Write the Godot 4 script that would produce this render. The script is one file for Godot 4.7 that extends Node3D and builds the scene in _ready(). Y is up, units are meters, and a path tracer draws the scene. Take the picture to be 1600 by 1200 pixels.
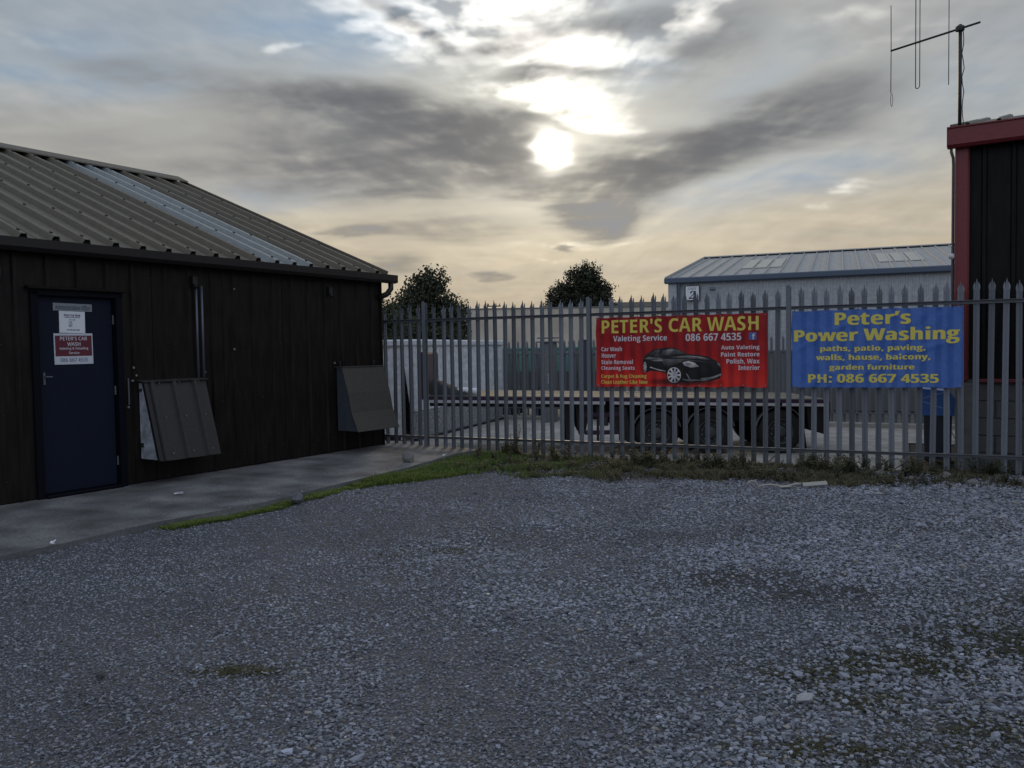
extends Node3D
# A gravel yard behind an industrial unit: dark clad shed, palisade fence with two banners, flatbed trailer beyond, evening sky.

const FP := Vector3(-1.362, 0, -13.156)   # fence line: origin, along, towards the gravel
const FD := Vector3(0.9066, 0, 0.4220)
const FN := Vector3(-0.4220, 0, 0.9066)
const SP := Vector3(-2.083, 0, -13.207)   # shed corner by the fence, along the wall, outwards
const SD := Vector3(-0.5357, 0, 0.8444)
const SN := Vector3(0.8444, 0, 0.5357)
const YARD := -0.6
var rng := RandomNumberGenerator.new()
var used := {}
var fonts := {}
var edge := PackedVector2Array()
var apron := PackedVector2Array()
var n_big := FastNoiseLite.new()
var n_mid := FastNoiseLite.new()
var cam: Camera3D

# ---------------------------------------------------------------- helpers
func lin(r: float, g: float, b: float) -> Color:
	return Color(r, g, b).linear_to_srgb()

func srgb(r: float, g: float, b: float) -> Color:
	return Color(r / 255.0, g / 255.0, b / 255.0).srgb_to_linear()

func mat(c: Color, rough := 0.8, metal := 0.0) -> StandardMaterial3D:
	var m := StandardMaterial3D.new()
	m.albedo_color = c
	m.roughness = rough
	m.metallic = metal
	return m

func noise_tex(sd: int, freq: float, lo: float, hi: float, oct := 5, size := 512, kind := FastNoiseLite.TYPE_SIMPLEX_SMOOTH, warm := 0.0) -> NoiseTexture2D:
	var n := FastNoiseLite.new()
	n.seed = sd
	n.noise_type = kind
	n.frequency = freq
	n.fractal_octaves = oct
	var t := NoiseTexture2D.new()
	t.width = size
	t.height = size
	t.seamless = true
	t.noise = n
	var g := Gradient.new()
	g.set_color(0, Color(lo, lo, lo * (1.0 - warm)))
	g.set_color(1, Color(hi, hi, hi))
	t.color_ramp = g
	return t

func tri(m: StandardMaterial3D, tex: Texture2D, scale: float, bump: Texture2D = null, cm := 0.3, world := true) -> StandardMaterial3D:
	m.albedo_texture = tex
	m.uv1_triplanar = true
	m.uv1_world_triplanar = world
	m.uv1_scale = Vector3.ONE * scale
	if bump:
		m.heightmap_enabled = true
		m.heightmap_texture = bump
		m.heightmap_scale = cm
	return m

func begin(flat := true) -> SurfaceTool:
	var st := SurfaceTool.new()
	st.begin(Mesh.PRIMITIVE_TRIANGLES)
	st.set_smooth_group(-1 if flat else 0)
	return st

func poly(st: SurfaceTool, p: Array, out: Vector3) -> void:
	var n: Vector3 = (p[1] - p[0]).cross(p[2] - p[0])
	var flip := n.dot(out) < 0.0
	for i in range(1, p.size() - 1):
		st.add_vertex(p[0])
		if flip:
			st.add_vertex(p[i]); st.add_vertex(p[i + 1])
		else:
			st.add_vertex(p[i + 1]); st.add_vertex(p[i])

func box(st: SurfaceTool, c: Vector3, s: Vector3, b := Basis(), ch := 0.0) -> void:
	var h := s * 0.5
	ch = minf(ch, minf(h.x, minf(h.y, h.z)) * 0.6)
	if ch <= 0.0:
		for ax in 3:
			for sg in [-1.0, 1.0]:
				var n := Vector3.ZERO; n[ax] = sg
				var u := Vector3.ZERO; u[(ax + 1) % 3] = h[(ax + 1) % 3]
				var v := Vector3.ZERO; v[(ax + 2) % 3] = h[(ax + 2) % 3]
				var o: Vector3 = n * h[ax]
				poly(st, [c + b * (o + u + v), c + b * (o - u + v), c + b * (o - u - v), c + b * (o + u - v)], b * n)
		return
	var q := h - Vector3.ONE * ch
	for ax in 3:
		var a1 := (ax + 1) % 3
		var a2 := (ax + 2) % 3
		for sg in [-1.0, 1.0]:
			var o := Vector3.ZERO; o[ax] = sg * h[ax]
			var u := Vector3.ZERO; u[a1] = q[a1]
			var v := Vector3.ZERO; v[a2] = q[a2]
			poly(st, [c + b * (o + u + v), c + b * (o - u + v), c + b * (o - u - v), c + b * (o + u - v)], b * o)
		for s1 in [-1.0, 1.0]:
			for s2 in [-1.0, 1.0]:
				var e := Vector3.ZERO; e[ax] = q[ax]
				var p := Vector3.ZERO; p[a1] = s1 * h[a1]; p[a2] = s2 * q[a2]
				var r := Vector3.ZERO; r[a1] = s1 * q[a1]; r[a2] = s2 * h[a2]
				poly(st, [c + b * (p + e), c + b * (r + e), c + b * (r - e), c + b * (p - e)], b * (p + r))
	for sx in [-1.0, 1.0]:
		for sy in [-1.0, 1.0]:
			for sz in [-1.0, 1.0]:
				var k := Vector3(sx, sy, sz)
				poly(st, [c + b * (Vector3(h.x, q.y, q.z) * k), c + b * (Vector3(q.x, h.y, q.z) * k), c + b * (Vector3(q.x, q.y, h.z) * k)], b * k)

# closed 2-D outline in the frame's x and y, pushed along the frame's z from 0 to length
func prism(st: SurfaceTool, outline: PackedVector2Array, f: Transform3D, length: float, caps := true) -> void:
	var o := outline
	if Geometry2D.is_polygon_clockwise(o):
		o = o.duplicate()
		o.reverse()
	for i in o.size():
		var a := o[i]
		var b := o[(i + 1) % o.size()]
		var out := f.basis * Vector3(b.y - a.y, a.x - b.x, 0)
		poly(st, [f * Vector3(a.x, a.y, 0), f * Vector3(b.x, b.y, 0), f * Vector3(b.x, b.y, length), f * Vector3(a.x, a.y, length)], out)
	if caps:
		var t := Geometry2D.triangulate_polygon(o)
		for i in range(0, t.size(), 3):
			for z in [0.0, length]:
				poly(st, [f * Vector3(o[t[i]].x, o[t[i]].y, z), f * Vector3(o[t[i + 1]].x, o[t[i + 1]].y, z), f * Vector3(o[t[i + 2]].x, o[t[i + 2]].y, z)], f.basis.z * (-1.0 if z == 0.0 else 1.0))

func tube(st: SurfaceTool, pts: Array, r: float, sides := 8, r_end := -1.0) -> void:
	if r_end < 0.0:
		r_end = r
	var rings := []
	var last := Vector3.UP
	for i in pts.size():
		var d: Vector3 = (pts[mini(i + 1, pts.size() - 1)] - pts[maxi(i - 1, 0)]).normalized()
		if i == 0:
			last = Vector3.RIGHT if absf(d.x) < 0.8 else Vector3.UP
		var u := (last - d * last.dot(d)).normalized()
		last = u
		var v := d.cross(u)
		var rr := lerpf(r, r_end, float(i) / maxf(1.0, pts.size() - 1.0))
		var ring := []
		for k in sides:
			var a := TAU * k / sides
			ring.append(pts[i] + (u * cos(a) + v * sin(a)) * rr)
		rings.append(ring)
	for i in pts.size() - 1:
		var mid: Vector3 = (pts[i] + pts[i + 1]) * 0.5
		for k in sides:
			var k2 := (k + 1) % sides
			var c: Vector3 = (rings[i][k] + rings[i + 1][k2]) * 0.5
			poly(st, [rings[i][k], rings[i][k2], rings[i + 1][k2], rings[i + 1][k]], c - mid)
	poly(st, rings[0], pts[0] - pts[1])
	poly(st, rings[-1], pts[-1] - pts[-2])

# profile of (radius, place along the axis), turned about an axis through c
func lathe(st: SurfaceTool, prof: Array, c: Vector3, b: Basis, sides := 28, arc := TAU, start := 0.0) -> void:
	for i in prof.size() - 1:
		var p: Vector2 = prof[i]
		var q: Vector2 = prof[i + 1]
		for k in sides:
			var a0 := start + arc * k / sides
			var a1 := start + arc * (k + 1) / sides
			var am := (a0 + a1) * 0.5
			var e := q - p
			var out := b * Vector3(-e.x, e.y * cos(am), e.y * sin(am))
			poly(st, [c + b * Vector3(p.y, p.x * cos(a0), p.x * sin(a0)), c + b * Vector3(p.y, p.x * cos(a1), p.x * sin(a1)), c + b * Vector3(q.y, q.x * cos(a1), q.x * sin(a1)), c + b * Vector3(q.y, q.x * cos(a0), q.x * sin(a0))] if p.x > 0.0001 else [c + b * Vector3(p.y, 0, 0), c + b * Vector3(q.y, q.x * cos(a1), q.x * sin(a1)), c + b * Vector3(q.y, q.x * cos(a0), q.x * sin(a0))], out)

func part(called: String, st: SurfaceTool, m: Material, parent: Node) -> MeshInstance3D:
	st.generate_normals()
	return put(called, st.commit(), m, parent)

func put(called: String, mesh: Mesh, m: Material, parent: Node) -> MeshInstance3D:
	var o := MeshInstance3D.new()
	o.name = called
	o.mesh = mesh
	o.material_override = m
	parent.add_child(o, true)
	return o

func numbered(called: String) -> String:
	var k: int = used.get(called, 0)
	used[called] = k + 1
	return called if k == 0 else "%s_%03d" % [called, k]

func tag(o: Node3D, label: String, category: String, group := "", kind := "") -> Node3D:
	if label: o.set_meta("label", label)
	if category: o.set_meta("category", category)
	if group: o.set_meta("group", group)
	if kind: o.set_meta("kind", kind)
	return o

func thing(called: String, label: String, category: String, at := Vector3.ZERO, turn := 0.0, group := "") -> Node3D:
	var o := Node3D.new()
	o.name = numbered(called)
	add_child(o)
	o.position = at
	o.rotation.y = turn
	tag(o, label, category, group)
	return o

func structure(called: String, st: SurfaceTool, m: Material) -> MeshInstance3D:
	var o := part(numbered(called), st, m, self)
	o.set_meta("kind", "structure")
	return o

func copies(called: String, mesh: Mesh, m: Material, xf: Array, cols: Array, parent: Node) -> MultiMeshInstance3D:
	var mm := MultiMesh.new()
	mm.transform_format = MultiMesh.TRANSFORM_3D
	mm.use_colors = true
	mm.mesh = mesh
	mm.instance_count = xf.size()
	var buf := PackedFloat32Array()
	buf.resize(xf.size() * 16)
	var k := 0
	for i in xf.size():
		var t: Transform3D = xf[i]
		var c: Color = cols[i]
		buf[k] = t.basis.x.x; buf[k + 1] = t.basis.y.x; buf[k + 2] = t.basis.z.x; buf[k + 3] = t.origin.x
		buf[k + 4] = t.basis.x.y; buf[k + 5] = t.basis.y.y; buf[k + 6] = t.basis.z.y; buf[k + 7] = t.origin.y
		buf[k + 8] = t.basis.x.z; buf[k + 9] = t.basis.y.z; buf[k + 10] = t.basis.z.z; buf[k + 11] = t.origin.z
		buf[k + 12] = c.r; buf[k + 13] = c.g; buf[k + 14] = c.b; buf[k + 15] = 1.0
		k += 16
	mm.buffer = buf
	var o := MultiMeshInstance3D.new()
	o.name = called
	o.multimesh = mm
	o.material_override = m
	o.set_meta("kind", "stuff")
	parent.add_child(o, true)
	return o

func font(kind: String) -> Font:
	if not fonts.has(kind):
		var f := SystemFont.new()
		f.font_names = PackedStringArray(["Droid Serif" if kind.begins_with("serif") else "Droid Sans"])
		f.font_weight = 700 if kind.contains("bold") or kind.contains("black") else 400
		fonts[kind] = f
	return fonts[kind]

# lettering squeezed into a box: w wide, h high, centred on the origin of the x-y plane and facing +z, then moved by a function of its place
func letters(txt: String, kind: String, c: Vector2, w: float, h: float, z: float, bend = null, slant := 0.0) -> ArrayMesh:
	var tm := TextMesh.new()
	tm.text = txt
	tm.font = font(kind)
	tm.font_size = 64
	tm.pixel_size = 0.01
	tm.depth = 0.02
	tm.curve_step = 2.0
	var arr := tm.get_mesh_arrays()
	var v: PackedVector3Array = arr[Mesh.ARRAY_VERTEX]
	var lo := Vector3.INF
	var hi := -Vector3.INF
	for p in v:
		lo = lo.min(p)
		hi = hi.max(p)
	# extra-heavy letters are struck three times, a hair apart
	var strikes := [[0.0, 0.0]]
	if kind == "black":
		strikes = [[-0.028, 0.0], [0.028, 0.0001], [0.0, 0.0002]]
	var vs := PackedVector3Array()
	var norms := PackedVector3Array()
	var index := PackedInt32Array()
	var ix: PackedInt32Array = arr[Mesh.ARRAY_INDEX] if arr[Mesh.ARRAY_INDEX] != null else PackedInt32Array(range(v.size()))
	for k in strikes:
		var first := vs.size()
		for i in v.size():
			var p := v[i]
			var x: float = c.x + ((p.x - lo.x) / (hi.x - lo.x) - 0.5) * w + k[0] * h
			var fy := (p.y - lo.y) / (hi.y - lo.y) - 0.5
			x += slant * fy * h
			var y := c.y + fy * h
			var q := Vector3(x, y, z + k[1] + (p.z - lo.z) / 0.02 * 0.0012)
			if bend != null:
				q.z += bend.call(x, y)
			vs.append(q)
		norms.append_array(arr[Mesh.ARRAY_NORMAL])
		for i in ix:
			index.append(i + first)
	var out: Array = []
	out.resize(Mesh.ARRAY_MAX)
	out[Mesh.ARRAY_VERTEX] = vs
	out[Mesh.ARRAY_NORMAL] = norms
	out[Mesh.ARRAY_INDEX] = index
	var am := ArrayMesh.new()
	am.add_surface_from_arrays(Mesh.PRIMITIVE_TRIANGLES, out)
	return am

func fence_at(t: float, n: float, y := 0.0) -> Vector3:
	return FP + FD * t + FN * n + Vector3.UP * y

func ground_height(x: float, z: float) -> float:
	return n_mid.get_noise_2d(x * 6.0, z * 6.0) * 0.022 + n_big.get_noise_2d(x * 2.0, z * 2.0) * 0.03 - 0.004

# ---------------------------------------------------------------- sky
var dark := PackedFloat32Array()
var light := PackedFloat32Array()
var blue := PackedFloat32Array()
const GW := 900
const GH := 400   # tenths of a degree: azimuth -45..45, elevation -3..37

# a soft patch of cloud: azimuth, elevation, half width, half height (degrees), tilt (degrees, up to the right), strength, hardness
func patch(g: PackedFloat32Array, d: Array) -> void:
	var ca := cos(deg_to_rad(d[4]))
	var sa := sin(deg_to_rad(d[4]))
	var reach: float = maxf(d[2], d[3]) * 2.2
	for j in range(maxi(0, int((d[1] - reach + 3) * 10)), mini(GH, int((d[1] + reach + 3) * 10))):
		for i in range(maxi(0, int((d[0] - reach + 45) * 10)), mini(GW, int((d[0] + reach + 45) * 10))):
			var x: float = i * 0.1 - 45.0 - d[0]
			var y: float = j * 0.1 - 3.0 - d[1]
			var u: float = (x * ca + y * sa) / d[2]
			var v: float = (-x * sa + y * ca) / d[3]
			var q := u * u + v * v
			if q < 4.6:
				g[j * GW + i] += d[5] * exp(-pow(q, d[6]))

func tap(g: PackedFloat32Array, az: float, el: float) -> float:
	var x := (az + 45.0) * 10.0
	var y := (el + 3.0) * 10.0
	if x < 0 or y < 0 or x >= GW - 1 or y >= GH - 1:
		return 0.0
	var i := int(x)
	var j := int(y)
	var a := lerpf(g[j * GW + i], g[j * GW + i + 1], x - i)
	var b := lerpf(g[(j + 1) * GW + i], g[(j + 1) * GW + i + 1], x - i)
	return lerpf(a, b, y - j)

var ns: Array[FastNoiseLite] = []
const SUN_AZ := 3.23
const SUN_EL := 13.2

func sky_color(az: float, el: float) -> Color:
	var a := deg_to_rad(az)
	var e := deg_to_rad(el)
	var d := Vector3(cos(e) * sin(a), sin(e), -cos(e) * cos(a))
	var sa := deg_to_rad(SUN_AZ)
	var se := deg_to_rad(SUN_EL)
	var ang := rad_to_deg(acos(clampf(d.dot(Vector3(cos(se) * sin(sa), sin(se), -cos(se) * cos(sa))), -1, 1)))
	var k := 1.0 / (maxf(d.y, 0.0) + 0.13)
	var px := d.x * k
	var pz := d.z * k
	var w1 := ns[0].get_noise_2d(px * 30.0, pz * 30.0)
	var w2 := ns[0].get_noise_2d(px * 30.0 + 500.0, pz * 30.0)
	var f := ns[1].get_noise_3d(px * 14.0 + w1 * 4.0, pz * 30.0 + w2 * 4.0, 3.0)
	var g := ns[2].get_noise_2d(px * 60.0 + w2 * 12.0 , pz * 120.0 + w1 * 12.0)
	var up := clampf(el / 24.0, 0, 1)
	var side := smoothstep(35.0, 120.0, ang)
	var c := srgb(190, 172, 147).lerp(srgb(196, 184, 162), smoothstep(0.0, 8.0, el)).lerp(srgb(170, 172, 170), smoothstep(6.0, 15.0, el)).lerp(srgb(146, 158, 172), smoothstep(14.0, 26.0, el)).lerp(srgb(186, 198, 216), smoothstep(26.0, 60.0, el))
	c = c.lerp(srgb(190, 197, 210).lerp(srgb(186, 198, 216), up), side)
	# thin layer of stratus, warmer towards the sun
	var lay := smoothstep(-0.25, 0.45, f + g * 0.25)
	var lc := srgb(182, 169, 148).lerp(srgb(163, 161, 158), smoothstep(1.0, 12.0, el)).lerp(srgb(188, 193, 203), smoothstep(30.0, 70.0, ang))
	c = c.lerp(lc, lay * 0.6 * (1.0 - 0.4 * side))
	var h := ns[3].get_noise_2d(px * 90.0 + w1 * 20.0, pz * 260.0 + w2 * 20.0)   # fine wisps
	var h2 := ns[4].get_noise_2d(px * 130.0 + w1 * 60.0 + 300.0, pz * 150.0 + w2 * 60.0) + 0.5 * ns[3].get_noise_2d(px * 420.0 + w1 * 80.0, pz * 520.0)
	c *= 1.0 + 0.10 * g + 0.05 * h + 0.07 * h2
	var glow := exp(-ang / 9.0)
	c = c + Color(0.5, 0.45, 0.33) * glow * (0.35 + 0.65 * smoothstep(2.0, 11.0, el))
	var w := Vector2(w1, w2) * 1.5 + Vector2(g, -g * 0.5) * 0.9
	var x := az + w.x * 1.3 + h * 0.5
	var y := el + w.y * 0.8 + h * 0.25
	var turn := deg_to_rad(clampf((az - 2.0) * 2.2, -13.0, 16.0))
	var q := ns[4].get_noise_2d((az * cos(turn) + el * sin(turn)) * 9.0 + w1 * 9.0, (-az * sin(turn) + el * cos(turn)) * 30.0 + w2 * 9.0)
	var b := tap(blue, x, y)
	c = c.lerp(srgb(140, 161, 183) * (1.0 + 0.9 * glow), clampf(b, 0, 1) * clampf(0.8 - 0.6 * g - 0.3 * q, 0, 1))
	c *= 1.0 + 0.09 * q
	var dk := 1.0 - exp(-2.5 * maxf(0.0, tap(dark, x, y) * (1.0 + 0.7 * g + 0.3 * h + 0.55 * q + 0.35 * h2) - 0.06))
	c = c.lerp(srgb(96, 99, 108).lerp(srgb(110, 107, 104), glow), dk * 0.95)
	var hot := clampf(tap(light, x, y) * (1.0 + 0.8 * g + 0.7 * h + 0.7 * q + 1.3 * h2) - 0.4 * dk, 0.0, 2.0)
	hot = hot * smoothstep(0.0, 0.45, hot)
	c = c + Color(1.0, 0.95, 0.86) * hot * 0.54
	# the sun itself, veiled
	var sx := (az - SUN_AZ + w.x * 0.45 + h * 0.3) / 1.28
	var sy := (el - SUN_EL + w.y * 0.4 + h * 0.3) / 1.25
	c = c + Color(1.0, 0.95, 0.84) * (2.4 * exp(-1.5 * pow(sx * sx + sy * sy, 1.6)) + 0.22 * exp(-ang / 2.6))
	return c

func make_sky() -> PanoramaSkyMaterial:
	for i in 5:
		var n := FastNoiseLite.new()
		n.seed = 11 + i * 7
		n.frequency = [0.02, 0.045, 0.03, 0.03, 0.03][i]
		n.fractal_octaves = [3, 5, 5, 5, 5][i]
		n.noise_type = FastNoiseLite.TYPE_SIMPLEX_SMOOTH
		ns.append(n)
	for g in [dark, light, blue]:
		g.resize(GW * GH)
	# [x, y, half width, half height, tilt, strength, hardness] of the cloud masses, in pictured units turned into angles
	var darks := [[500, 165, 150, 26, -4, .6, 1], [650, 195, 130, 36, -14, .8, 1.2], [765, 235, 85, 38, -14, .8, 1.3], [815, 225, 34, 42, 0, .5, 1.4], [590, 262, 150, 32, -4, .45, 1], [650, 300, 60, 18, 0, .45, 1], [950, 262, 80, 28, 12, .7, 1.1], [1050, 248, 110, 26, 17, .75, 1.1], [1170, 207, 110, 27, 14, .6, 1], [1290, 175, 100, 30, 11, .45, 1], [915, 330, 52, 26, 0, .75, 1.3], [965, 342, 26, 18, 30, .55, 1.2], [850, 298, 60, 13, 6, .5, 1], [812, 70, 66, 13, 5, 1.1, 1.1], [640, 46, 60, 9, -26, .7, 1.1], [900, 118, 90, 8, 0, .4, 1.1], [1000, 40, 80, 22, 6, .5, 1.0], [830, 118, 60, 9, 3, .4, 1.0], [560, 245, 190, 50, -6, .22, 0.9], [1130, 190, 160, 60, 14, .14, 0.9], [1110, 70, 90, 40, 20, .4, 1], [700, 360, 130, 22, 0, .3, 1], [575, 368, 55, 9, 0, .5, 1.4], [200, 105, 110, 24, -4, .22, 1], [240, 255, 220, 40, 0, .2, 1], [882, 382, 20, 4, 0, .5, 1.5], [772, 442, 34, 6, 2, .45, 1.4], [610, 420, 60, 22, 0, .35, 1], [620, 40, 50, 10, -30, .4, 1.2], [1010, 300, 50, 30, 20, .35, 1], [850, 196, 62, 8, -6, .5, 1.1]]
	var lights := [[895, 160, 72, 32, -12, 1.05, 1.3], [845, 152, 50, 20, 0, .6, 1.2], [700, 30, 150, 42, -6, 1.0, 1.1], [780, 0, 130, 30, 0, .7, 1.0], [908, 86, 104, 22, -3, 0.9, 1.3], [610, 58, 70, 24, -14, .6, 1.2], [428, 82, 22, 9, 20, .32, 1.1], [462, 68, 26, 6, 12, .3, 1.1], [1095, 22, 55, 30, 20, 1.0, 1.3], [1010, 110, 60, 50, 30, .25, 1], [975, 185, 50, 20, -24, .6, 1.2], [780, 140, 70, 18, 0, .35, 1], [850, 120, 170, 90, 0, .16, 1], [905, 372, 110, 10, 2, .3, 1], [780, 305, 50, 16, 0, .3, 1], [1290, 290, 55, 10, 5, .34, 1.2], [1265, 326, 35, 5, 3, .22, 1.2], [1420, 60, 90, 12, 10, .22, 1], [1400, 375, 90, 7, 4, .16, 1], [855, 408, 40, 2.4, 2, .28, 1.6], [1340, 30, 120, 20, 5, .18, 1], [100, 70, 110, 22, -6, .16, 1], [870, 260, 40, 30, 0, .35, 1], [930, 300, 60, 14, 10, .25, 1]]
	var blues := [[470, 42, 150, 46, 0, .9, 1], [60, 60, 170, 60, 0, .6, 1], [60, 125, 120, 18, 0, .6, 1], [1210, 275, 170, 36, 8, .6, 1], [430, 300, 110, 22, 0, .5, 1], [1560, 110, 110, 80, 0, .4, 1], [1180, 130, 90, 30, 20, .3, 1], [1010, 85, 60, 50, 0, .4, 1]]
	for pair in [[darks, dark], [lights, light], [blues, blue]]:
		for d in pair[0]:
			var r: Vector3 = (cam.basis * Vector3((d[0] - 800.0) / 1295.0, -(d[1] - 600.0) / 1295.0, -1.0)).normalized()
			patch(pair[1], [rad_to_deg(atan2(r.x, -r.z)), rad_to_deg(asin(r.y)), d[2] / 22.0, d[3] / 22.0, d[4], d[5], d[6]])
	var im := Image.create(512, 256, false, Image.FORMAT_RGBF)
	for j in 256:
		var el := 90.0 - (j + 0.5) / 256.0 * 180.0
		for i in 512:
			var az := (i + 0.5) / 512.0 * 360.0
			if az > 180.0:
				az -= 360.0
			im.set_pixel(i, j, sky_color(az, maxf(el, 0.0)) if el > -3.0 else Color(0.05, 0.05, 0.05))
	im.resize(4096, 2048, Image.INTERPOLATE_CUBIC)
	for j in range(700, 1040):
		var el := 90.0 - (j + 0.5) / 2048.0 * 180.0
		for i in range(-560, 560):
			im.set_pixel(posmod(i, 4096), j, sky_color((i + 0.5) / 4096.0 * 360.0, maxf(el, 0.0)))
	var m := PanoramaSkyMaterial.new()
	m.panorama = ImageTexture.create_from_image(im)
	return m

# ---------------------------------------------------------------- scene
func _ready() -> void:
	rng.seed = 20
	n_big.seed = 5
	n_big.frequency = 0.11
	n_mid.seed = 9
	n_mid.frequency = 0.08
	cam = Camera3D.new()
	cam.name = "camera"
	cam.transform = Transform3D(Basis(Vector3(0.999869, -0.016144, 0.000689), Vector3(0.016159, 0.998961, -0.042612), Vector3(0.0, 0.042617, 0.999091)), Vector3(0, 1.6, 0))
	cam.fov = 49.72
	cam.near = 0.1
	cam.far = 3000.0
	add_child(cam)
	cam.current = true
	var env := Environment.new()
	env.background_mode = Environment.BG_SKY
	var sky := Sky.new()
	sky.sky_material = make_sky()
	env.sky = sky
	env.tonemap_mode = Environment.TONE_MAPPER_LINEAR
	env.tonemap_exposure = 1.0
	env.sdfgi_enabled = true
	env.ssao_enabled = true
	env.ssil_enabled = true
	var we := WorldEnvironment.new()
	we.name = "environment"
	we.environment = env
	add_child(we)
	var sun := DirectionalLight3D.new()
	sun.name = "sun"
	sun.light_color = Color(1.0, 0.88, 0.7)
	sun.light_energy = 0.28
	sun.light_angular_distance = 10.0
	sun.shadow_enabled = true
	add_child(sun)
	var se := deg_to_rad(SUN_EL)
	var sa := deg_to_rad(SUN_AZ)
	sun.basis = Basis.looking_at(-Vector3(cos(se) * sin(sa), sin(se), -cos(se) * cos(sa)))
	make_materials()
	ground()
	shed()
	unit_two()
	red_trim_unit()
	far_buildings()
	far_fence()
	fence()
	banners()
	tent()
	trailer()
	yard_clutter()
	trees()
	gravel()
	plants()
	litter()

var M := {}

func make_materials() -> void:
	var fine := noise_tex(1, 0.05, 0.86, 1.0, 5)
	var grain := noise_tex(2, 0.16, 0.72, 1.0, 4)
	var blot := noise_tex(3, 0.012, 0.74, 1.0, 5, 512, FastNoiseLite.TYPE_SIMPLEX_SMOOTH, 0.02)
	var tall := noise_tex(9, 0.02, 0.5, 1.0, 6)
	M.tall = tall
	var streak := noise_tex(8, 0.03, 0.8, 1.0, 6)
	M.grain = grain
	M.fine = fine
	M.blot = blot
	var g := tri(mat(lin(1, 1, 1), 0.95), noise_tex(4, 0.075, 0.32, 1.0, 3, 1024, FastNoiseLite.TYPE_CELLULAR), 0.8, noise_tex(5, 0.075, 0.0, 1.0, 3, 1024, FastNoiseLite.TYPE_CELLULAR), 1.2)
	g.vertex_color_use_as_albedo = true
	M.ground = g
	M.concrete = tri(mat(lin(0.35, 0.35, 0.352), 0.9), noise_tex(17, 0.008, 0.52, 1.0, 6), 0.3, grain, 0.2)
	M.concrete.detail_enabled = true
	M.concrete.detail_albedo = grain
	M.concrete.detail_blend_mode = BaseMaterial3D.BLEND_MODE_MUL
	M.slab = tri(mat(lin(0.47, 0.445, 0.42), 0.85), blot, 0.22, grain, 0.15)
	M.soil = tri(mat(lin(0.10, 0.095, 0.08), 1.0), grain, 0.7, grain, 1.0)
	M.retaining = tri(mat(lin(0.2, 0.2, 0.19), 0.95), blot, 0.8, grain, 0.3)
	M.cladding = tri(mat(lin(0.0265, 0.0215, 0.0185), 0.45), tall, 1.0)
	M.cladding.uv1_scale = Vector3(1.6, 0.16, 1.6)
	M.cladding.metallic_specular = 0.3
	M.cladding2 = tri(mat(lin(0.0165, 0.0152, 0.0145), 0.45), tall, 1.0)
	M.cladding2.uv1_scale = Vector3(1.6, 0.16, 1.6)
	M.cladding2.metallic_specular = 0.25
	M.roof = tri(mat(lin(0.135, 0.115, 0.083), 0.6), streak, 0.45)
	M.rooflight = tri(mat(lin(0.27, 0.295, 0.3), 0.35), streak, 0.6)
	M.gutter = mat(lin(0.013, 0.010, 0.010), 0.45)
	M.door = tri(mat(lin(0.0125, 0.0175, 0.034), 0.5), fine, 0.8)
	M.door.metallic_specular = 0.25
	M.door_frame = mat(lin(0.006, 0.007, 0.011), 0.5)
	M.door_frame.metallic_specular = 0.2
	M.steel = mat(lin(0.25, 0.26, 0.28), 0.5, 0.5)
	M.galv = tri(mat(lin(0.205, 0.222, 0.255), 0.62, 0.25), noise_tex(6, 0.05, 0.78, 1.0, 4, 512, FastNoiseLite.TYPE_CELLULAR), 3.0)
	for w in 4:
		M["galv%d" % w] = M.galv.duplicate()
		M["galv%d" % w].albedo_color = lin(0.205, 0.222, 0.255) * [1.0, 0.9, 1.1, 0.8][w]
		M["galv%d" % w].uv1_offset = Vector3(w * 0.37, w * 0.21, 0)
	M.galv_dark = tri(mat(lin(0.16, 0.17, 0.19), 0.6, 0.2), fine, 3.0)
	M.white = tri(mat(lin(0.72, 0.73, 0.76), 0.6), blot, 1.6)
	M.paper = mat(lin(0.8, 0.81, 0.86), 0.8)
	M.black = mat(lin(0.012, 0.012, 0.013), 0.5)
	M.ink = mat(lin(0.02, 0.025, 0.05), 0.7)
	M.maroon = mat(lin(0.13, 0.016, 0.03), 0.5)
	M.red = tri(mat(lin(0.19, 0.02, 0.026), 0.4), fine, 0.7)
	M.hood = tri(mat(lin(0.036, 0.033, 0.032), 0.55), streak, 0.8)
	M.hood2 = tri(mat(lin(0.078, 0.072, 0.062), 0.7), streak, 0.9)
	M.hood2_cheek = tri(mat(lin(0.07, 0.08, 0.105), 0.6), streak, 0.9)
	M.unit = tri(mat(lin(0.54, 0.565, 0.6), 0.5), streak, 0.4)
	M.unit_roof = tri(mat(lin(0.43, 0.435, 0.43), 0.8), streak, 0.3)
	M.unit_blue = mat(lin(0.075, 0.105, 0.155), 0.45)
	M.beige = tri(mat(lin(0.78, 0.69, 0.58), 0.8), blot, 0.05)
	M.block = tri(mat(lin(0.17, 0.17, 0.17), 0.95), grain, 0.8, grain, 0.4)
	M.mortar = tri(mat(lin(0.26, 0.26, 0.25), 0.95), grain, 1.0)
	M.canvas = tri(mat(lin(0.82, 0.85, 0.92), 0.75), blot, 0.7)
	M.skirt = tri(mat(lin(0.5, 0.52, 0.55), 0.8), noise_tex(14, 0.02, 0.45, 1.0, 5), 1.1)
	M.purple = tri(mat(lin(0.045, 0.024, 0.055), 0.8), fine, 0.9)
	M.stripe = tri(mat(lin(0.7, 0.68, 0.72), 0.5), streak, 1.4)
	M.tyre = tri(mat(lin(0.02, 0.02, 0.021), 0.85), fine, 3.0)
	M.rim = tri(mat(lin(0.10, 0.105, 0.11), 0.55, 0.3), fine, 2.0)
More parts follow.
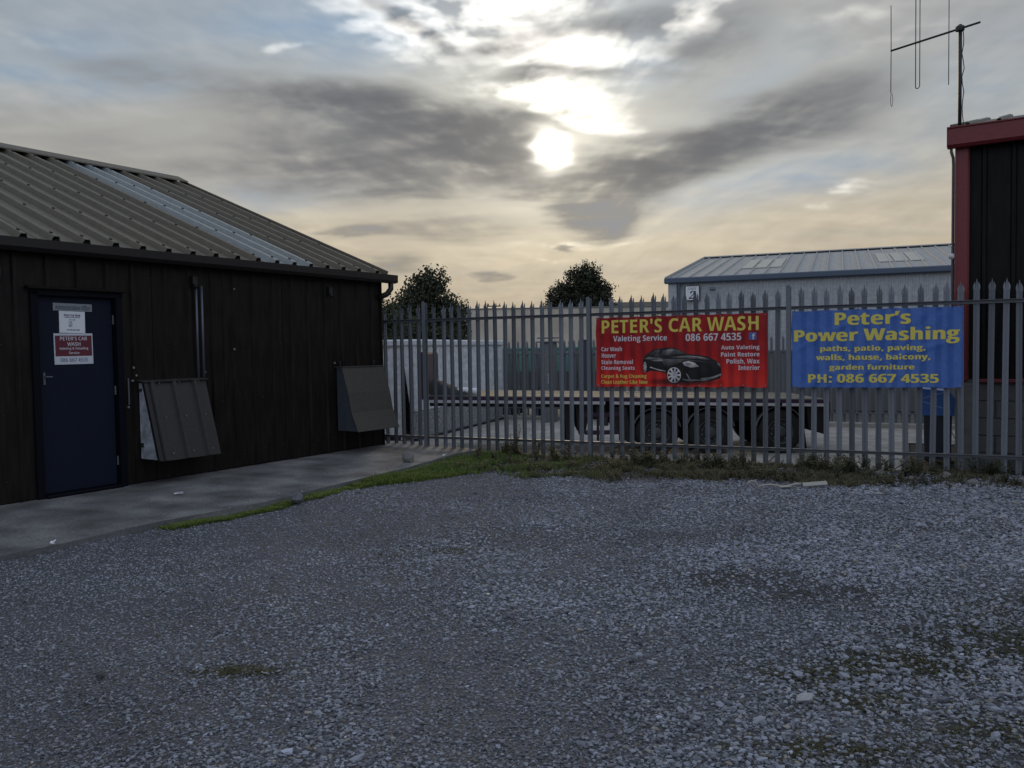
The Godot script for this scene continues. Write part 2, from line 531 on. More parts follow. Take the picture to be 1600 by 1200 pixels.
	M.arch = mat(lin(0.16, 0.165, 0.17), 0.4, 0.3)
	M.turquoise = tri(mat(lin(0.19, 0.42, 0.375), 0.6), streak, 0.5)
	M.grey = tri(mat(lin(0.2, 0.21, 0.22), 0.6), streak, 0.6)
	M.blue_plastic = mat(lin(0.04, 0.16, 0.5), 0.4)
	M.bin_body = mat(lin(0.018, 0.028, 0.05), 0.5)
	M.bark = tri(mat(lin(0.07, 0.055, 0.042), 0.95), grain, 1.2, grain, 1.0)
	for w in 4:
		M["plank%d" % w] = tri(mat([lin(0.25, 0.225, 0.18), lin(0.17, 0.155, 0.135), lin(0.29, 0.25, 0.185), lin(0.14, 0.13, 0.115)][w], 0.85), streak, 0.7)
	M.stone = mat(Color.WHITE, 0.9)
	M.stone.vertex_color_use_as_albedo = true
	M.leaf = mat(Color.WHITE, 0.7)
	M.leaf.vertex_color_use_as_albedo = true
	M.leaf.backlight_enabled = true
	M.leaf.backlight = Color(0.5, 0.5, 0.5)

# ---------------------------------------------------------------- ground
var damp := [[1.51, -5.61, 0.5, 0.24, 1.0], [2.04, -5.28, 0.5, 0.2, 0.85], [0.15, -6.9, 0.8, 0.15, 0.3], [1.9, -7.0, 0.9, 0.25, 0.25], [3.89, -7.18, 0.8, 0.4, 0.35], [-0.24, -7.1, 0.5, 0.2, 0.3]]
var moss := [[2.08, -4.12, 0.5, 0.22, 0.9], [1.57, -3.68, 0.28, 0.14, 0.55], [1.29, -3.21, 0.35, 0.1, 0.8], [2.61, -4.37, 0.6, 0.4, 0.95], [1.5, -3.98, 0.3, 0.12, 0.7], [2.05, -3.35, 0.4, 0.25, 0.8], [-1.36, -4.1, 0.22, 0.06, 0.65], [-0.53, -6.55, 0.5, 0.1, 0.35], [3.1, -4.9, 0.5, 0.4, 0.6]]

func amount(list: Array, x: float, z: float) -> float:
	var s := 0.0
	for d in list:
		var u: float = (x - d[0]) / d[2]
		var v: float = (z - d[1]) / d[3]
		var q := u * u + v * v
		if q < 6.0:
			s = maxf(s, d[4] * exp(-q * 0.7))
	return clampf(s * (1.0 + 1.3 * n_mid.get_noise_2d(x * 40.0, z * 40.0)), 0.0, 1.0)

func strip(t: float, n: float) -> float:  # how overgrown the verge along the fence is
	var wide := lerpf(2.25, 1.25, clampf(t / 8.0, 0, 1)) + 0.35 * n_mid.get_noise_1d(t * 9.0) - 0.15 * maxf(t - 6.5, 0.0)
	return 1.0 - smoothstep(wide * 0.75, wide * 1.1, n)

func ground() -> void:
	# the yard beyond the fence, one sheet to the horizon
	var st := begin()
	poly(st, [Vector3(-1500, YARD - 0.05, 1500), Vector3(1500, YARD - 0.05, 1500), Vector3(1500, YARD - 0.05, -1500), Vector3(-1500, YARD - 0.05, -1500)], Vector3.UP)
	structure("ground", st, tri(mat(lin(0.16, 0.155, 0.14), 0.95), M.blot, 0.05))
	var yard := Node3D.new()
	yard.name = "concrete_yard"
	yard.set_meta("kind", "structure")
	add_child(yard)
	yard.position = Vector3(-6, YARD, -13.4)
	yard.rotation.y = -atan2(FD.z, FD.x)
	for i in 7:
		for j in 4:
			st = begin()
			box(st, Vector3(-3.0 + i * 3.4, -0.1, -2.0 - j * 3.6), Vector3(3.375, 0.2, 3.575), Basis(), 0.012)
			var o := part("slab", st, M.slab, yard)
			o.position.y = rng.randf_range(-0.006, 0.004)
	# the gravel lot, raised above the yard
	edge = PackedVector2Array([Vector2(-6.6, -1.0), Vector2(-5.5, -3.1), Vector2(-4.7, -5.0), Vector2(-4.02, -6.41), Vector2(-3.73, -6.81), Vector2(-3.46, -7.36), Vector2(-3.29, -7.64), Vector2(-2.65, -8.45), Vector2(-1.99, -9.77), Vector2(-1.38, -10.99), Vector2(-0.86, -12.3), Vector2(-0.55, -12.72)])
	apron = edge.duplicate()
	for q in [fence_at(0.72, -0.12), fence_at(-0.62, -0.12), SP + SN * -0.08 + SD * 0.1, SP + SN * -0.08 + SD * 14.0]:
		apron.append(Vector2(q.x, q.z))
	st = begin(false)
	grid(st, -13.0, 16.0, -0.14, 22.0, 0.16)
	grid(st, 6.95, 16.0, -3.2, -0.14, 0.3)
	structure("gravel_ground", st, M.ground)
	st = begin()
	for seg in [[-0.92, 6.95, -0.14]]:
		var a := fence_at(seg[0], seg[2])
		var b := fence_at(seg[1], seg[2])
		poly(st, [a + Vector3(0, -0.02, 0), b + Vector3(0, -0.02, 0), b + Vector3(0, YARD - 0.1, 0), a + Vector3(0, YARD - 0.1, 0)], -FN)
	var c := fence_at(6.95, -0.14)
	var d := fence_at(6.95, -3.2)
	var e := fence_at(16.0, -3.2)
	poly(st, [c, d, d + Vector3(0, YARD - 0.1, 0), c + Vector3(0, YARD - 0.1, 0)], -FD)
	poly(st, [d, e, e + Vector3(0, YARD - 0.1, 0), d + Vector3(0, YARD - 0.1, 0)], -FN)
	structure("retaining_bank", st, M.soil)
	# concrete apron along the shed
	st = begin()
	var idx := Geometry2D.triangulate_polygon(apron)
	var lift := func(p: Vector2) -> Vector3:
		var o := (Vector3(p.x, 0, p.y) - SP).dot(SN)
		return Vector3(p.x, lerpf(0.1, 0.05, clampf(o / 1.3, 0, 1)), p.y)
	for i in range(0, idx.size(), 3):
		poly(st, [lift.call(apron[idx[i]]), lift.call(apron[idx[i + 1]]), lift.call(apron[idx[i + 2]])], Vector3.UP)
	for i in apron.size():
		var p: Vector3 = lift.call(apron[i])
		var q: Vector3 = lift.call(apron[(i + 1) % apron.size()])
		var nn := (q - p).cross(Vector3.UP)
		var mid2 := Vector2((p.x + q.x) * 0.5, (p.z + q.z) * 0.5) + Vector2(nn.x, nn.z).normalized() * 0.02
		if Geometry2D.is_point_in_polygon(mid2, apron):
			nn = -nn
		poly(st, [p, q, Vector3(q.x, -0.1, q.z), Vector3(p.x, -0.1, p.z)], nn)
	structure("concrete_path", st, M.concrete)

func grid(st: SurfaceTool, t0: float, t1: float, n0: float, n1: float, cell: float) -> void:
	var nt := int((t1 - t0) / cell)
	var nn := int((n1 - n0) / cell)
	var pts := []
	var cols := []
	for j in nn + 1:
		for i in nt + 1:
			var t := t0 + (t1 - t0) * i / nt
			var n := n0 + (n1 - n0) * j / nn
			var p := fence_at(t, n)
			p.y = ground_height(p.x, p.z)
			pts.append(p)
			var c := Color(0.19, 0.195, 0.222)
			c *= 1.0 + 0.35 * n_big.get_noise_2d(p.x * 9.0, p.z * 9.0)
			c = c.lerp(Color(0.26, 0.268, 0.298), 0.85 * trodden(p.x, p.z))
			c = c.lerp(Color(0.05, 0.047, 0.038), 0.8 * amount(damp, p.x, p.z))
			c = c.lerp(Color(0.045, 0.048, 0.018), 0.9 * amount(moss, p.x, p.z))
			if t > -0.5:
				c = c.lerp(Color(0.05, 0.047, 0.032), 0.85 * strip(t, n))
			cols.append(c)
	for j in nn:
		for i in nt:
			var a := j * (nt + 1) + i
			for k in [a, a + 1, a + nt + 2, a, a + nt + 2, a + nt + 1]:
				st.set_color(cols[k])
				st.add_vertex(pts[k])
			
# ---------------------------------------------------------------- the dark shed
# sheet metal profile: flat pans with raised ribs, over a width; returns a closed outline (x across, y out)
func ribbed(w: float, pitch: float, rib: float, high: float, thick: float, first := 0.5) -> PackedVector2Array:
	var top := PackedVector2Array()
	top.append(Vector2(0, 0))
	var x := pitch * first
	while x + rib < w + 0.001:
		top.append(Vector2(x - rib * 0.5, 0))
		top.append(Vector2(x - rib * 0.28, high))
		top.append(Vector2(x + rib * 0.28, high))
		top.append(Vector2(x + rib * 0.5, 0))
		x += pitch
	top.append(Vector2(w, 0))
	var out := top.duplicate()
	for i in range(top.size() - 1, -1, -1):
		out.append(top[i] - Vector2(0, thick))
	return out

func upright_sheet(st: SurfaceTool, a0: float, a1: float, y0: float, y1: float, o: float, pitch := 0.333) -> void:
	# local frame of a building: x to the right of its front, z out of it
	prism(st, ribbed(absf(a1 - a0), pitch, 0.07, 0.026, 0.012), Transform3D(Basis(Vector3.RIGHT, Vector3.BACK, Vector3.UP), Vector3(minf(a0, a1), y0, o)) if true else Transform3D(), y1 - y0)

func shed() -> void:
	var s := thing("shed", "long low shed clad in black ribbed metal with a ribbed roof, left", "shed", SP, atan2(SD.z, -SD.x) if false else 1.00546)
	# in this frame x = -a (a grows towards the camera along the wall), z outwards
	var st := begin()
	var L := 13.0
	var wl := [[0.0, 4.44], [5.41, L]]
	for q in wl:
		box(st, Vector3(-(q[0] + q[1]) * 0.5, 1.42, -0.12), Vector3(q[1] - q[0], 2.7, 0.16))
	box(st, Vector3(-4.925, 2.53, -0.12), Vector3(0.97, 0.48, 0.16))
	box(st, Vector3(-L * 0.5, 1.42, -9.8), Vector3(L, 2.7, 0.16))
	part("wall", st, M.cladding, s)
	st = begin()
	box(st, Vector3(-L * 0.5, -0.36, -4.98), Vector3(L - 0.02, 0.86, 9.7))
	part("foundation", st, M.retaining, s)
	for x in [-0.08, -L + 0.08]:
		st = begin()
		prism(st, PackedVector2Array([Vector2(-0.2, 0.07), Vector2(-0.2, 2.77), Vector2(-4.98, 4.78), Vector2(-9.72, 2.77), Vector2(-9.72, 0.07)]), Transform3D(Basis(Vector3.BACK, Vector3.UP, Vector3.LEFT), Vector3(x + 0.08, 0, 0)), 0.16)
		part("gable_wall", st, M.cladding, s)
	var cuts := [0.0, 1.02, 2.02, 3.02, 4.02, 4.44]
	for i in cuts.size() - 1:
		st = begin()
		upright_sheet(st, -cuts[i + 1] + 0.003, -cuts[i] - 0.003, 0.11 + rng.randf() * 0.01, 2.74, 0.002 + 0.002 * (i % 2))
		part("cladding_sheet", st, M.cladding, s)
	st = begin()
	upright_sheet(st, -5.41, -4.44, 2.3, 2.74, 0.003)
	part("cladding_sheet", st, M.cladding, s)
	var a := 5.41
	while a < L - 0.5:
		st = begin()
		upright_sheet(st, -a - 0.997, -a, 0.11, 2.74, 0.002 + 0.002 * (int(a) % 2))
		part("cladding_sheet", st, M.cladding, s)
		a += 1.0
	st = begin()
	box(st, Vector3(0.012, 1.42, -0.02), Vector3(0.024, 2.66, 0.11), Basis(), 0.004)
	part("corner_flashing", st, M.cladding, s)
	# roof: near slope in sheets, a pale rooflight among them, far slope plain
	var run := 4.98 + 0.14
	var rise := 4.86 - 2.79
	var slope := Vector3(0, rise, -run)
	var sl := slope.length()
	slope /= sl
	var nrm := Vector3.RIGHT.cross(slope)
	if nrm.y < 0:
		nrm = -nrm
	var caps := begin()
	var edges := [-0.04, 0.45, 1.44, 2.37, 3.37, 4.37, 5.37, 6.37, 7.37, 8.37, 9.37, 10.37, 11.37, 12.37, 13.1]
	for i in edges.size() - 1:
		st = begin()
		var w: float = edges[i + 1] - edges[i]
		var f := Transform3D(Basis(Vector3.LEFT, nrm, slope), Vector3(-edges[i] - 0.002, 2.79, 0.14) + nrm * (0.004 if i % 2 else 0.0))
		var n := maxi(1, roundi(w / 0.333))
		prism(st, ribbed(w - 0.004, w / n, 0.1, 0.062, 0.008), f, sl - 0.05)
		var lite: bool = i == 2
		part("rooflight_sheet" if lite else "roof_sheet", st, M.rooflight if lite else M.roof, s)
		for k in n:
			for r in [0.12, 1.35, 2.6, 3.9, 5.1]:
				box(caps, f * Vector3((k + 0.5) * w / n, 0.066, r), Vector3(0.02, 0.02, 0.03), f.basis.orthonormalized())
		# closure of the rib ends at the eave
		for k in n:
			box(caps, f * Vector3((k + 0.5) * w / n, 0.016, -0.004), Vector3(0.05, 0.03, 0.008), f.basis.orthonormalized())
	part("screw_caps", caps, M.black, s).set_meta("kind", "stuff")
	st = begin()
	poly(st, [Vector3(0.04, 4.86, -4.98), Vector3(-13.1, 4.86, -4.98), Vector3(-13.1, 2.79, -9.98), Vector3(0.04, 2.79, -9.98)], Vector3(0, 1, -0.5))
	poly(st, [Vector3(0.1, 4.83, -4.98), Vector3(-13.1, 4.83, -4.98), Vector3(-13.1, 2.76, -9.98), Vector3(0.1, 2.76, -9.98)], Vector3(0, -1, 0.5))
	part("far_roof_slope", st, M.roof, s)
	st = begin()
	prism(st, PackedVector2Array([Vector2(0.0, 0.09), Vector2(0.28, -0.035), Vector2(0.29, -0.06), Vector2(0.0, 0.06), Vector2(-0.29, -0.06), Vector2(-0.28, -0.035)]), Transform3D(Basis(Vector3.BACK, Vector3.UP, Vector3.LEFT), Vector3(0.03, 4.88, -4.98)), 13.2)
	part("ridge_cap", st, M.roof, s)
	st = begin()
	box(st, Vector3(0.05, 3.82, -2.43) , Vector3(0.03, 0.14, sl - 0.02), Basis(Vector3.RIGHT, -nrm if false else nrm, Vector3.RIGHT.cross(nrm)), 0.006)
	part("barge_board", st, M.roof, s)
	# gutter with its outlet at the corner
	st = begin()
	prism(st, PackedVector2Array([Vector2(0.0, 0.0), Vector2(0.0, -0.10), Vector2(0.03, -0.125), Vector2(0.09, -0.125), Vector2(0.13, -0.085), Vector2(0.135, 0.005), Vector2(0.122, 0.005), Vector2(0.118, -0.08), Vector2(0.085, -0.112), Vector2(0.034, -0.112), Vector2(0.012, -0.095), Vector2(0.012, 0.0)]), Transform3D(Basis(Vector3.BACK, Vector3.UP, Vector3.LEFT), Vector3(0.2, 2.79, 0.09)), 13.4)
	box(st, Vector3(0.198, 2.735, 0.157), Vector3(0.006, 0.12, 0.13))
	var gt := part("gutter", st, M.gutter, s)
	st = begin(false)
	tube(st, [Vector3(0.1, 2.68, 0.155), Vector3(0.1, 2.58, 0.155), Vector3(0.06, 2.5, 0.11), Vector3(-0.03, 2.44, 0.03)], 0.045, 10)
	part("outlet_pipe", st, M.gutter, gt)
	# blue door
	st = begin()
	box(st, Vector3(-4.925, 1.185, -0.055), Vector3(0.84, 2.1, 0.045), Basis(), 0.004)
	var d := part("door", st, M.door, s)
	st = begin()
	for x in [-4.455, -5.395]:
		box(st, Vector3(x, 1.19, -0.01), Vector3(0.075, 2.2, 0.1), Basis(), 0.006)
	box(st, Vector3(-4.925, 2.272, -0.01), Vector3(1.015, 0.07, 0.1), Basis(), 0.006)
	part("door_frame", st, M.door_frame, s)
	st = begin()
	box(st, Vector3(-4.925, 0.115, 0.0), Vector3(0.86, 0.03, 0.16), Basis(), 0.006)
	part("threshold", st, M.door_frame, s)
	st = begin()
	box(st, Vector3(-5.29, 1.36, -0.028), Vector3(0.024, 0.13, 0.01), Basis(), 0.003)
	tube(st, [Vector3(-5.29, 1.38, -0.02), Vector3(-5.29, 1.38, 0.02), Vector3(-5.23, 1.38, 0.024)], 0.007, 8)
	part("handle", st, M.galv_dark, d)
	for y in [0.4, 1.2, 2.0]:
		st = begin()
		tube(st, [Vector3(-4.5, y - 0.05, -0.02), Vector3(-4.5, y + 0.05, -0.02)], 0.009, 8)
		part("hinge", st, M.galv_dark, d)
	st = begin()
	box(st, Vector3(-4.925, 2.32, 0.04), Vector3(1.1, 0.02, 0.09), Basis(Vector3.RIGHT, 0.2), 0.004)
	part("door_drip_strip", st, M.cladding, s)
	# conduits and small fittings on the wall
	for x in [-3.44, -3.36]:
		st = begin(false)
		tube(st, [Vector3(x, 1.3, 0.05), Vector3(x, 2.44, 0.05)], 0.015, 10)
		part("conduit", st, mat(lin(0.13, 0.135, 0.18), 0.4, 0.4), s)
	for q in [[-5.42 - 0.35, 2.44], [-3.47, 2.5], [-1.15, 2.49]]:
		st = begin()
		box(st, Vector3(q[0], q[1], 0.06), Vector3(0.07, 0.11, 0.07), Basis(), 0.01)
		tube(st, [Vector3(q[0], q[1] - 0.05, 0.07), Vector3(q[0], q[1] - 0.09, 0.1)], 0.025, 8)
		part("wall_fitting", st, M.black, s)
	st = begin()
	for q in [[-4.3, 1.45], [-4.32, 1.3], [-4.27, 1.36], [-3.33, 1.37], [-2.85, 2.43], [-2.87, 1.65], [-1.06, 1.43], [-0.2, 1.42], [-4.38, 1.0]]:
		box(st, Vector3(q[0], q[1], 0.03), Vector3(0.02, 0.025, 0.03), Basis(), 0.004)
	part("bolts", st, M.steel, s).set_meta("kind", "stuff")
	st = begin()
	for k in 27:
		for y in [0.32, 1.0, 1.72, 2.5]:
			if k * 0.333 < 4.4 or k * 0.333 > 5.45:
				box(st, Vector3(-k * 0.333 - 0.07, y + rng.randf_range(-0.01, 0.01), 0.008), Vector3(0.016, 0.016, 0.012), Basis(), 0.003)
	part("cladding_screws", st, mat(lin(0.03, 0.03, 0.032), 0.4, 0.3), s).set_meta("kind", "stuff")
	st = begin()
	box(st, Vector3(-4.37, 1.18, 0.03), Vector3(0.012, 0.3, 0.02), Basis(), 0.004)
	part("door_stay", st, M.galv_dark, s)
	door_signs()
	hoods()

func on_shed(called: String, label: String, category: String, a: float, y: float, o: float, tilt := 0.0) -> Node3D:
	var t := thing(called, label, category, SP + SD * a + SN * o + Vector3.UP * y, 1.00546)
	t.rotation.z = tilt
	return t

func door_signs() -> void:
	var t := on_shed("door_sign", "narrow silver office name plate at the top of the blue door", "sign", 4.955, 2.125, -0.028, -0.01)
	var st := begin()
	box(st, Vector3.ZERO, Vector3(0.43, 0.082, 0.006), Basis(), 0.001)
	part("plate", st, tri(mat(lin(0.34, 0.37, 0.42), 0.4, 0.4), M.fine, 2.0), t)
	put("lettering", letters("Administration Office", "serif", Vector2(0, -0.002), 0.39, 0.05, 0.0035), M.ink, t)
	t = on_shed("paper_notice", "white printed paper notice stuck on the blue door between two signs", "notice", 4.965, 1.965, -0.03, -0.012)
	st = begin()
	box(st, Vector3.ZERO, Vector3(0.285, 0.235, 0.002))
	part("sheet", st, M.paper, t)
	put("lettering", letters("Peter's Car Wash", "serif bold", Vector2(0, 0.075), 0.18, 0.026, 0.0015), M.ink, t)
	put("lettering", letters("Valeting & Detailing Service", "bold", Vector2(0, 0.05), 0.17, 0.012, 0.0015), M.ink, t)
	put("lettering", letters("Price List", "regular", Vector2(0, 0.025), 0.07, 0.013, 0.0015), M.ink, t)
	var y := 0.004
	for w in ["Car", "Jeep", "Van", "Seats", "Wax"]:
		put("lettering", letters(w, "regular", Vector2(-0.02, y), 0.04, 0.01, 0.0015), M.ink, t)
		y -= 0.013
	put("lettering", letters("PH: 086 667 4535", "bold", Vector2(0.01, -0.084), 0.14, 0.014, 0.0015), M.ink, t)
	t = on_shed("car_wash_sign", "maroon and white PETER'S CAR WASH sign on the blue door", "sign", 4.96, 1.675, -0.028, 0.004)
	st = begin()
	box(st, Vector3.ZERO, Vector3(0.43, 0.335, 0.006), Basis(), 0.001)
	part("board", st, mat(lin(0.6, 0.62, 0.68), 0.6), t)
	st = begin()
	box(st, Vector3(0, 0.033, 0.0035), Vector3(0.405, 0.222, 0.002))
	part("panel", st, M.maroon, t)
	for q in [["PETER'S CAR", 0.112, 0.30, 0.04], ["WASH", 0.052, 0.145, 0.04], ["Valeting & Detailing", 0.002, 0.32, 0.034], ["Service", -0.043, 0.115, 0.028]]:
		put("lettering", letters(q[0], "regular", Vector2(0, q[1]), q[2], q[3], 0.005), M.paper, t)
	put("lettering", letters("086 667 4535", "regular", Vector2(0, -0.12), 0.305, 0.042, 0.0035), mat(lin(0.05, 0.07, 0.2), 0.7), t)

func wall_solid(st: SurfaceTool, outline: Array, x0: float, x1: float) -> void:
	var p := PackedVector2Array(outline)
	prism(st, p, Transform3D(Basis(Vector3.BACK, Vector3.UP, Vector3.LEFT), Vector3(x1, 0, 0)), x1 - x0)

func hoods() -> void:
	# frame: x to the right along the wall (towards the fence), z out of the wall
	var t := on_shed("vent_hood", "black ribbed sloping hood with a white side cheek, nearest the door", "hood", 4.24, 0.0, 0.03)
	var st := begin()
	wall_solid(st, [Vector2(0, 0.39), Vector2(0, 1.27), Vector2(0.06, 1.27), Vector2(0.30, 0.39)], 0.0, 0.02)
	part("cheek", st, tri(mat(lin(0.62, 0.66, 0.74), 0.7), noise_tex(21, 0.015, 0.5, 1.0, 4), 0.9), t)
	st = begin()
	wall_solid(st, [Vector2(0, 0.39), Vector2(0, 1.27), Vector2(0.06, 1.27), Vector2(0.30, 0.39)], 0.83, 0.85)
	part("cheek", st, M.hood, t)
	var dn := (Vector3(0, 1.29, 0.07) - Vector3(0, 0.37, 0.33)).normalized()
	var nn := Vector3.RIGHT.cross(dn)
	st = begin()
	prism(st, ribbed(0.83, 0.29, 0.075, 0.032, 0.02, 0.28), Transform3D(Basis(Vector3.RIGHT, nn, dn), Vector3(0.02, 0.37, 0.335)), 0.955)
	part("front_sheet", st, M.hood, t)
	st = begin()
	box(st, Vector3(0.025, 0.83, 0.2), Vector3(0.05, 0.95, 0.05), Basis(Vector3.RIGHT, nn, dn).rotated(Vector3.RIGHT, 0) * Basis(Vector3.RIGHT, Vector3.BACK, Vector3.DOWN) if false else Basis(Vector3.RIGHT, dn, Vector3.RIGHT.cross(dn)), 0.004)
	part("edge_trim", st, M.black, t)
	st = begin()
	box(st, Vector3(0.425, 1.29, 0.05), Vector3(0.9, 0.015, 0.13), Basis(Vector3.RIGHT, 0.12), 0.004)
	part("top_flashing", st, M.hood, t)
	st = begin()
	box(st, Vector3(-0.005, 1.19, 0.03), Vector3(0.03, 0.03, 0.06), Basis(), 0.004)
	part("bracket", st, M.black, t)
	st = begin()
	box(st, Vector3(-0.005, 0.55, 0.03), Vector3(0.03, 0.05, 0.06), Basis(), 0.004)
	part("bracket", st, M.black, t)
	st = begin()
	for k in 3:
		for y in [0.05, 0.48, 0.9]:
			box(st, Vector3(0.2 + k * 0.27, 0.37, 0.335) + dn * (y + 0.03) + nn * 0.006, Vector3(0.016, 0.016, 0.016))
	part("rivets", st, M.steel, t).set_meta("kind", "stuff")
	t = on_shed("vent_hood", "dull brown-grey sheet hood with folded seams, beside the fence", "hood", 1.02, 0.0, 0.03)
	var prof := [Vector2(0, 0.42), Vector2(0, 1.36), Vector2(0.10, 1.36), Vector2(0.21, 0.98), Vector2(0.27, 0.68), Vector2(0.38, 0.42)]
	for x in [[0.0, 0.015], [0.885, 0.9]]:
		st = begin()
		wall_solid(st, prof, x[0], x[1])
		part("cheek", st, M.hood2_cheek, t)
	for i in range(2, 5):
		var p: Vector2 = prof[i]
		var q: Vector2 = prof[i + 1]
		var up := Vector3(0, p.y - q.y, p.x - q.x)
		var ln := up.length()
		up /= ln
		st = begin()
		box(st, Vector3(0.45, (p.y + q.y) * 0.5, (p.x + q.x) * 0.5 + 0.006 + 0.005 * i), Vector3(0.93, ln + 0.02, 0.012), Basis(Vector3.RIGHT, up, Vector3.RIGHT.cross(up)), 0.004)
		part("front_panel", st, M.hood2, t)
	st = begin()
	box(st, Vector3(0.45, 1.367, 0.06), Vector3(0.94, 0.012, 0.15), Basis(), 0.003)
	part("top_flashing", st, M.hood2, t)
	for x in [0.06, 0.8]:
		st = begin()
		box(st, Vector3(x, 1.42, 0.01), Vector3(0.03, 0.07, 0.03), Basis(), 0.004)
		part("bracket", st, M.black, t)

# ---------------------------------------------------------------- buildings beyond
func unit_two() -> void:
	var turn := -0.3755
	var t := thing("industrial_unit", "pale grey metal clad unit numbered 2 with blue eaves, beyond the banners", "warehouse", Vector3(5.52, YARD, -29), turn)
	var W := 9.2
	var L := 20.0
	var st := begin()
	box(st, Vector3(L * 0.5, 1.0, -0.1), Vector3(L, 1.99, 0.2))
	box(st, Vector3(0.1, 2.2, -W - 0.1), Vector3(0.2, 4.4, W * 2 - 0.4))
	box(st, Vector3(L * 0.5, 2.2, -W * 2), Vector3(L, 4.4, 0.2))
	box(st, Vector3(L - 0.1, 2.2, -W - 0.1), Vector3(0.2, 4.4, W * 2 - 0.4))
	box(st, Vector3(L * 0.5, 3.2, -0.16), Vector3(L, 2.4, 0.1))
	part("dado_wall", st, M.block, t)
	for i in 20:
		st = begin()
		upright_sheet(st, i * 1.0 + 0.004, i * 1.0 + 0.998, 1.98, 4.4, -0.06 + 0.003 * (i % 2), 0.2)
		part("cladding_sheet", st, M.unit, t)
	st = begin()
	box(st, Vector3(0.13, 2.2, 0.0), Vector3(0.3, 4.36, 0.06), Basis(), 0.01)
	part("corner_flashing", st, M.unit, t)
	st = begin()
	tube(st, [Vector3(0.36, 0.3, 0.06), Vector3(0.36, 4.35, 0.06)], 0.05, 10)
	part("downpipe", st, M.unit_blue, t)
	st = begin()
	box(st, Vector3(L * 0.5 - 0.06, 4.46, 0.06), Vector3(L + 0.16, 0.2, 0.2), Basis(), 0.03)
	part("fascia", st, M.unit_blue, t)
	var run := W + 0.1
	var slope := Vector3(0, 1.62, -run)
	var sl := slope.length()
	slope /= sl
	var nrm := Vector3.RIGHT.cross(slope)
	for i in 20:
		st = begin()
		prism(st, ribbed(0.996, 0.498, 0.05, 0.05, 0.01), Transform3D(Basis(Vector3.LEFT, nrm, slope) if false else Basis(Vector3.RIGHT, nrm, -slope), Vector3(-0.1 + i * 1.0, 4.5, 0.1) + slope * sl + nrm * (0.003 * (i % 2))), sl)
		part("roof_sheet", st, M.unit_roof, t)
	st = begin()
	poly(st, [Vector3(-0.1, 6.12, -W), Vector3(L, 6.12, -W), Vector3(L, 4.5, -W * 2 - 0.1), Vector3(-0.1, 4.5, -W * 2 - 0.1)], Vector3(0, 1, -0.2))
	for x in [0.0, L]:
		poly(st, [Vector3(x, 4.36, 0.0), Vector3(x, 6.1, -W), Vector3(x, 4.36, -W * 2)], Vector3(-1 if x == 0.0 else 1, 0, 0))
	part("gable_and_far_slope", st, M.unit, t)
	st = begin()
	prism(st, PackedVector2Array([Vector2(0.0, 0.08), Vector2(0.3, 0.02), Vector2(0.3, 0.0), Vector2(-0.3, 0.0), Vector2(-0.3, 0.02)]), Transform3D(Basis(Vector3.BACK, Vector3.UP, Vector3.LEFT), Vector3(L, 6.13, -W)), L + 0.12)
	part("ridge_cap", st, M.unit_roof, t)
	st = begin()
	box(st, Vector3(-0.1, 5.33, -W * 0.5 + 0.05), Vector3(0.05, 0.16, sl), Basis(Vector3.RIGHT, nrm, -slope), 0.01)
	part("barge_board", st, M.unit_roof, t)
	for x in [[2.35], [7.05]]:
		for k in 3:
			st = begin()
			box(st, Vector3(x[0] + k * 0.498, 4.5, 0.1) + slope * (sl * 0.5) + nrm * 0.024, Vector3(0.42, 0.03, sl * 0.4), Basis(Vector3.RIGHT, nrm, -slope), 0.005)
			part("rooflight", st, tri(mat(lin(0.5, 0.5, 0.44), 0.5), M.fine, 0.5), t)
	# sign and floodlight
	var s := thing("unit_sign", "white UNIT 2 board high on the grey clad wall", "sign", t.transform * Vector3(0.82, 4.01, 0.05), turn)
	st = begin()
	box(st, Vector3.ZERO, Vector3(0.5, 0.52, 0.03), Basis(), 0.006)
	part("frame", st, M.black, s)
	st = begin()
	box(st, Vector3(0, 0, 0.016), Vector3(0.45, 0.47, 0.01))
	part("board", st, M.paper, s)
	put("lettering", letters("UNIT", "serif", Vector2(0, 0.15), 0.27, 0.08, 0.022), M.ink, s)
	put("lettering", letters("2", "serif bold", Vector2(0, -0.06), 0.19, 0.27, 0.022, null, 0.25), M.ink, s)
	s = thing("floodlight", "small grey floodlight on the wall beside the UNIT 2 board", "lamp", t.transform * Vector3(1.52, 4.15, 0.02), turn)
	st = begin()
	tube(st, [Vector3(0, 0, 0), Vector3(0, 0.02, 0.12)], 0.02, 8)
	part("arm", st, M.black, s)
	st = begin()
	box(st, Vector3(0, -0.03, 0.16), Vector3(0.2, 0.08, 0.14), Basis(Vector3.RIGHT, 0.5), 0.02)
	part("head", st, M.galv_dark, s)

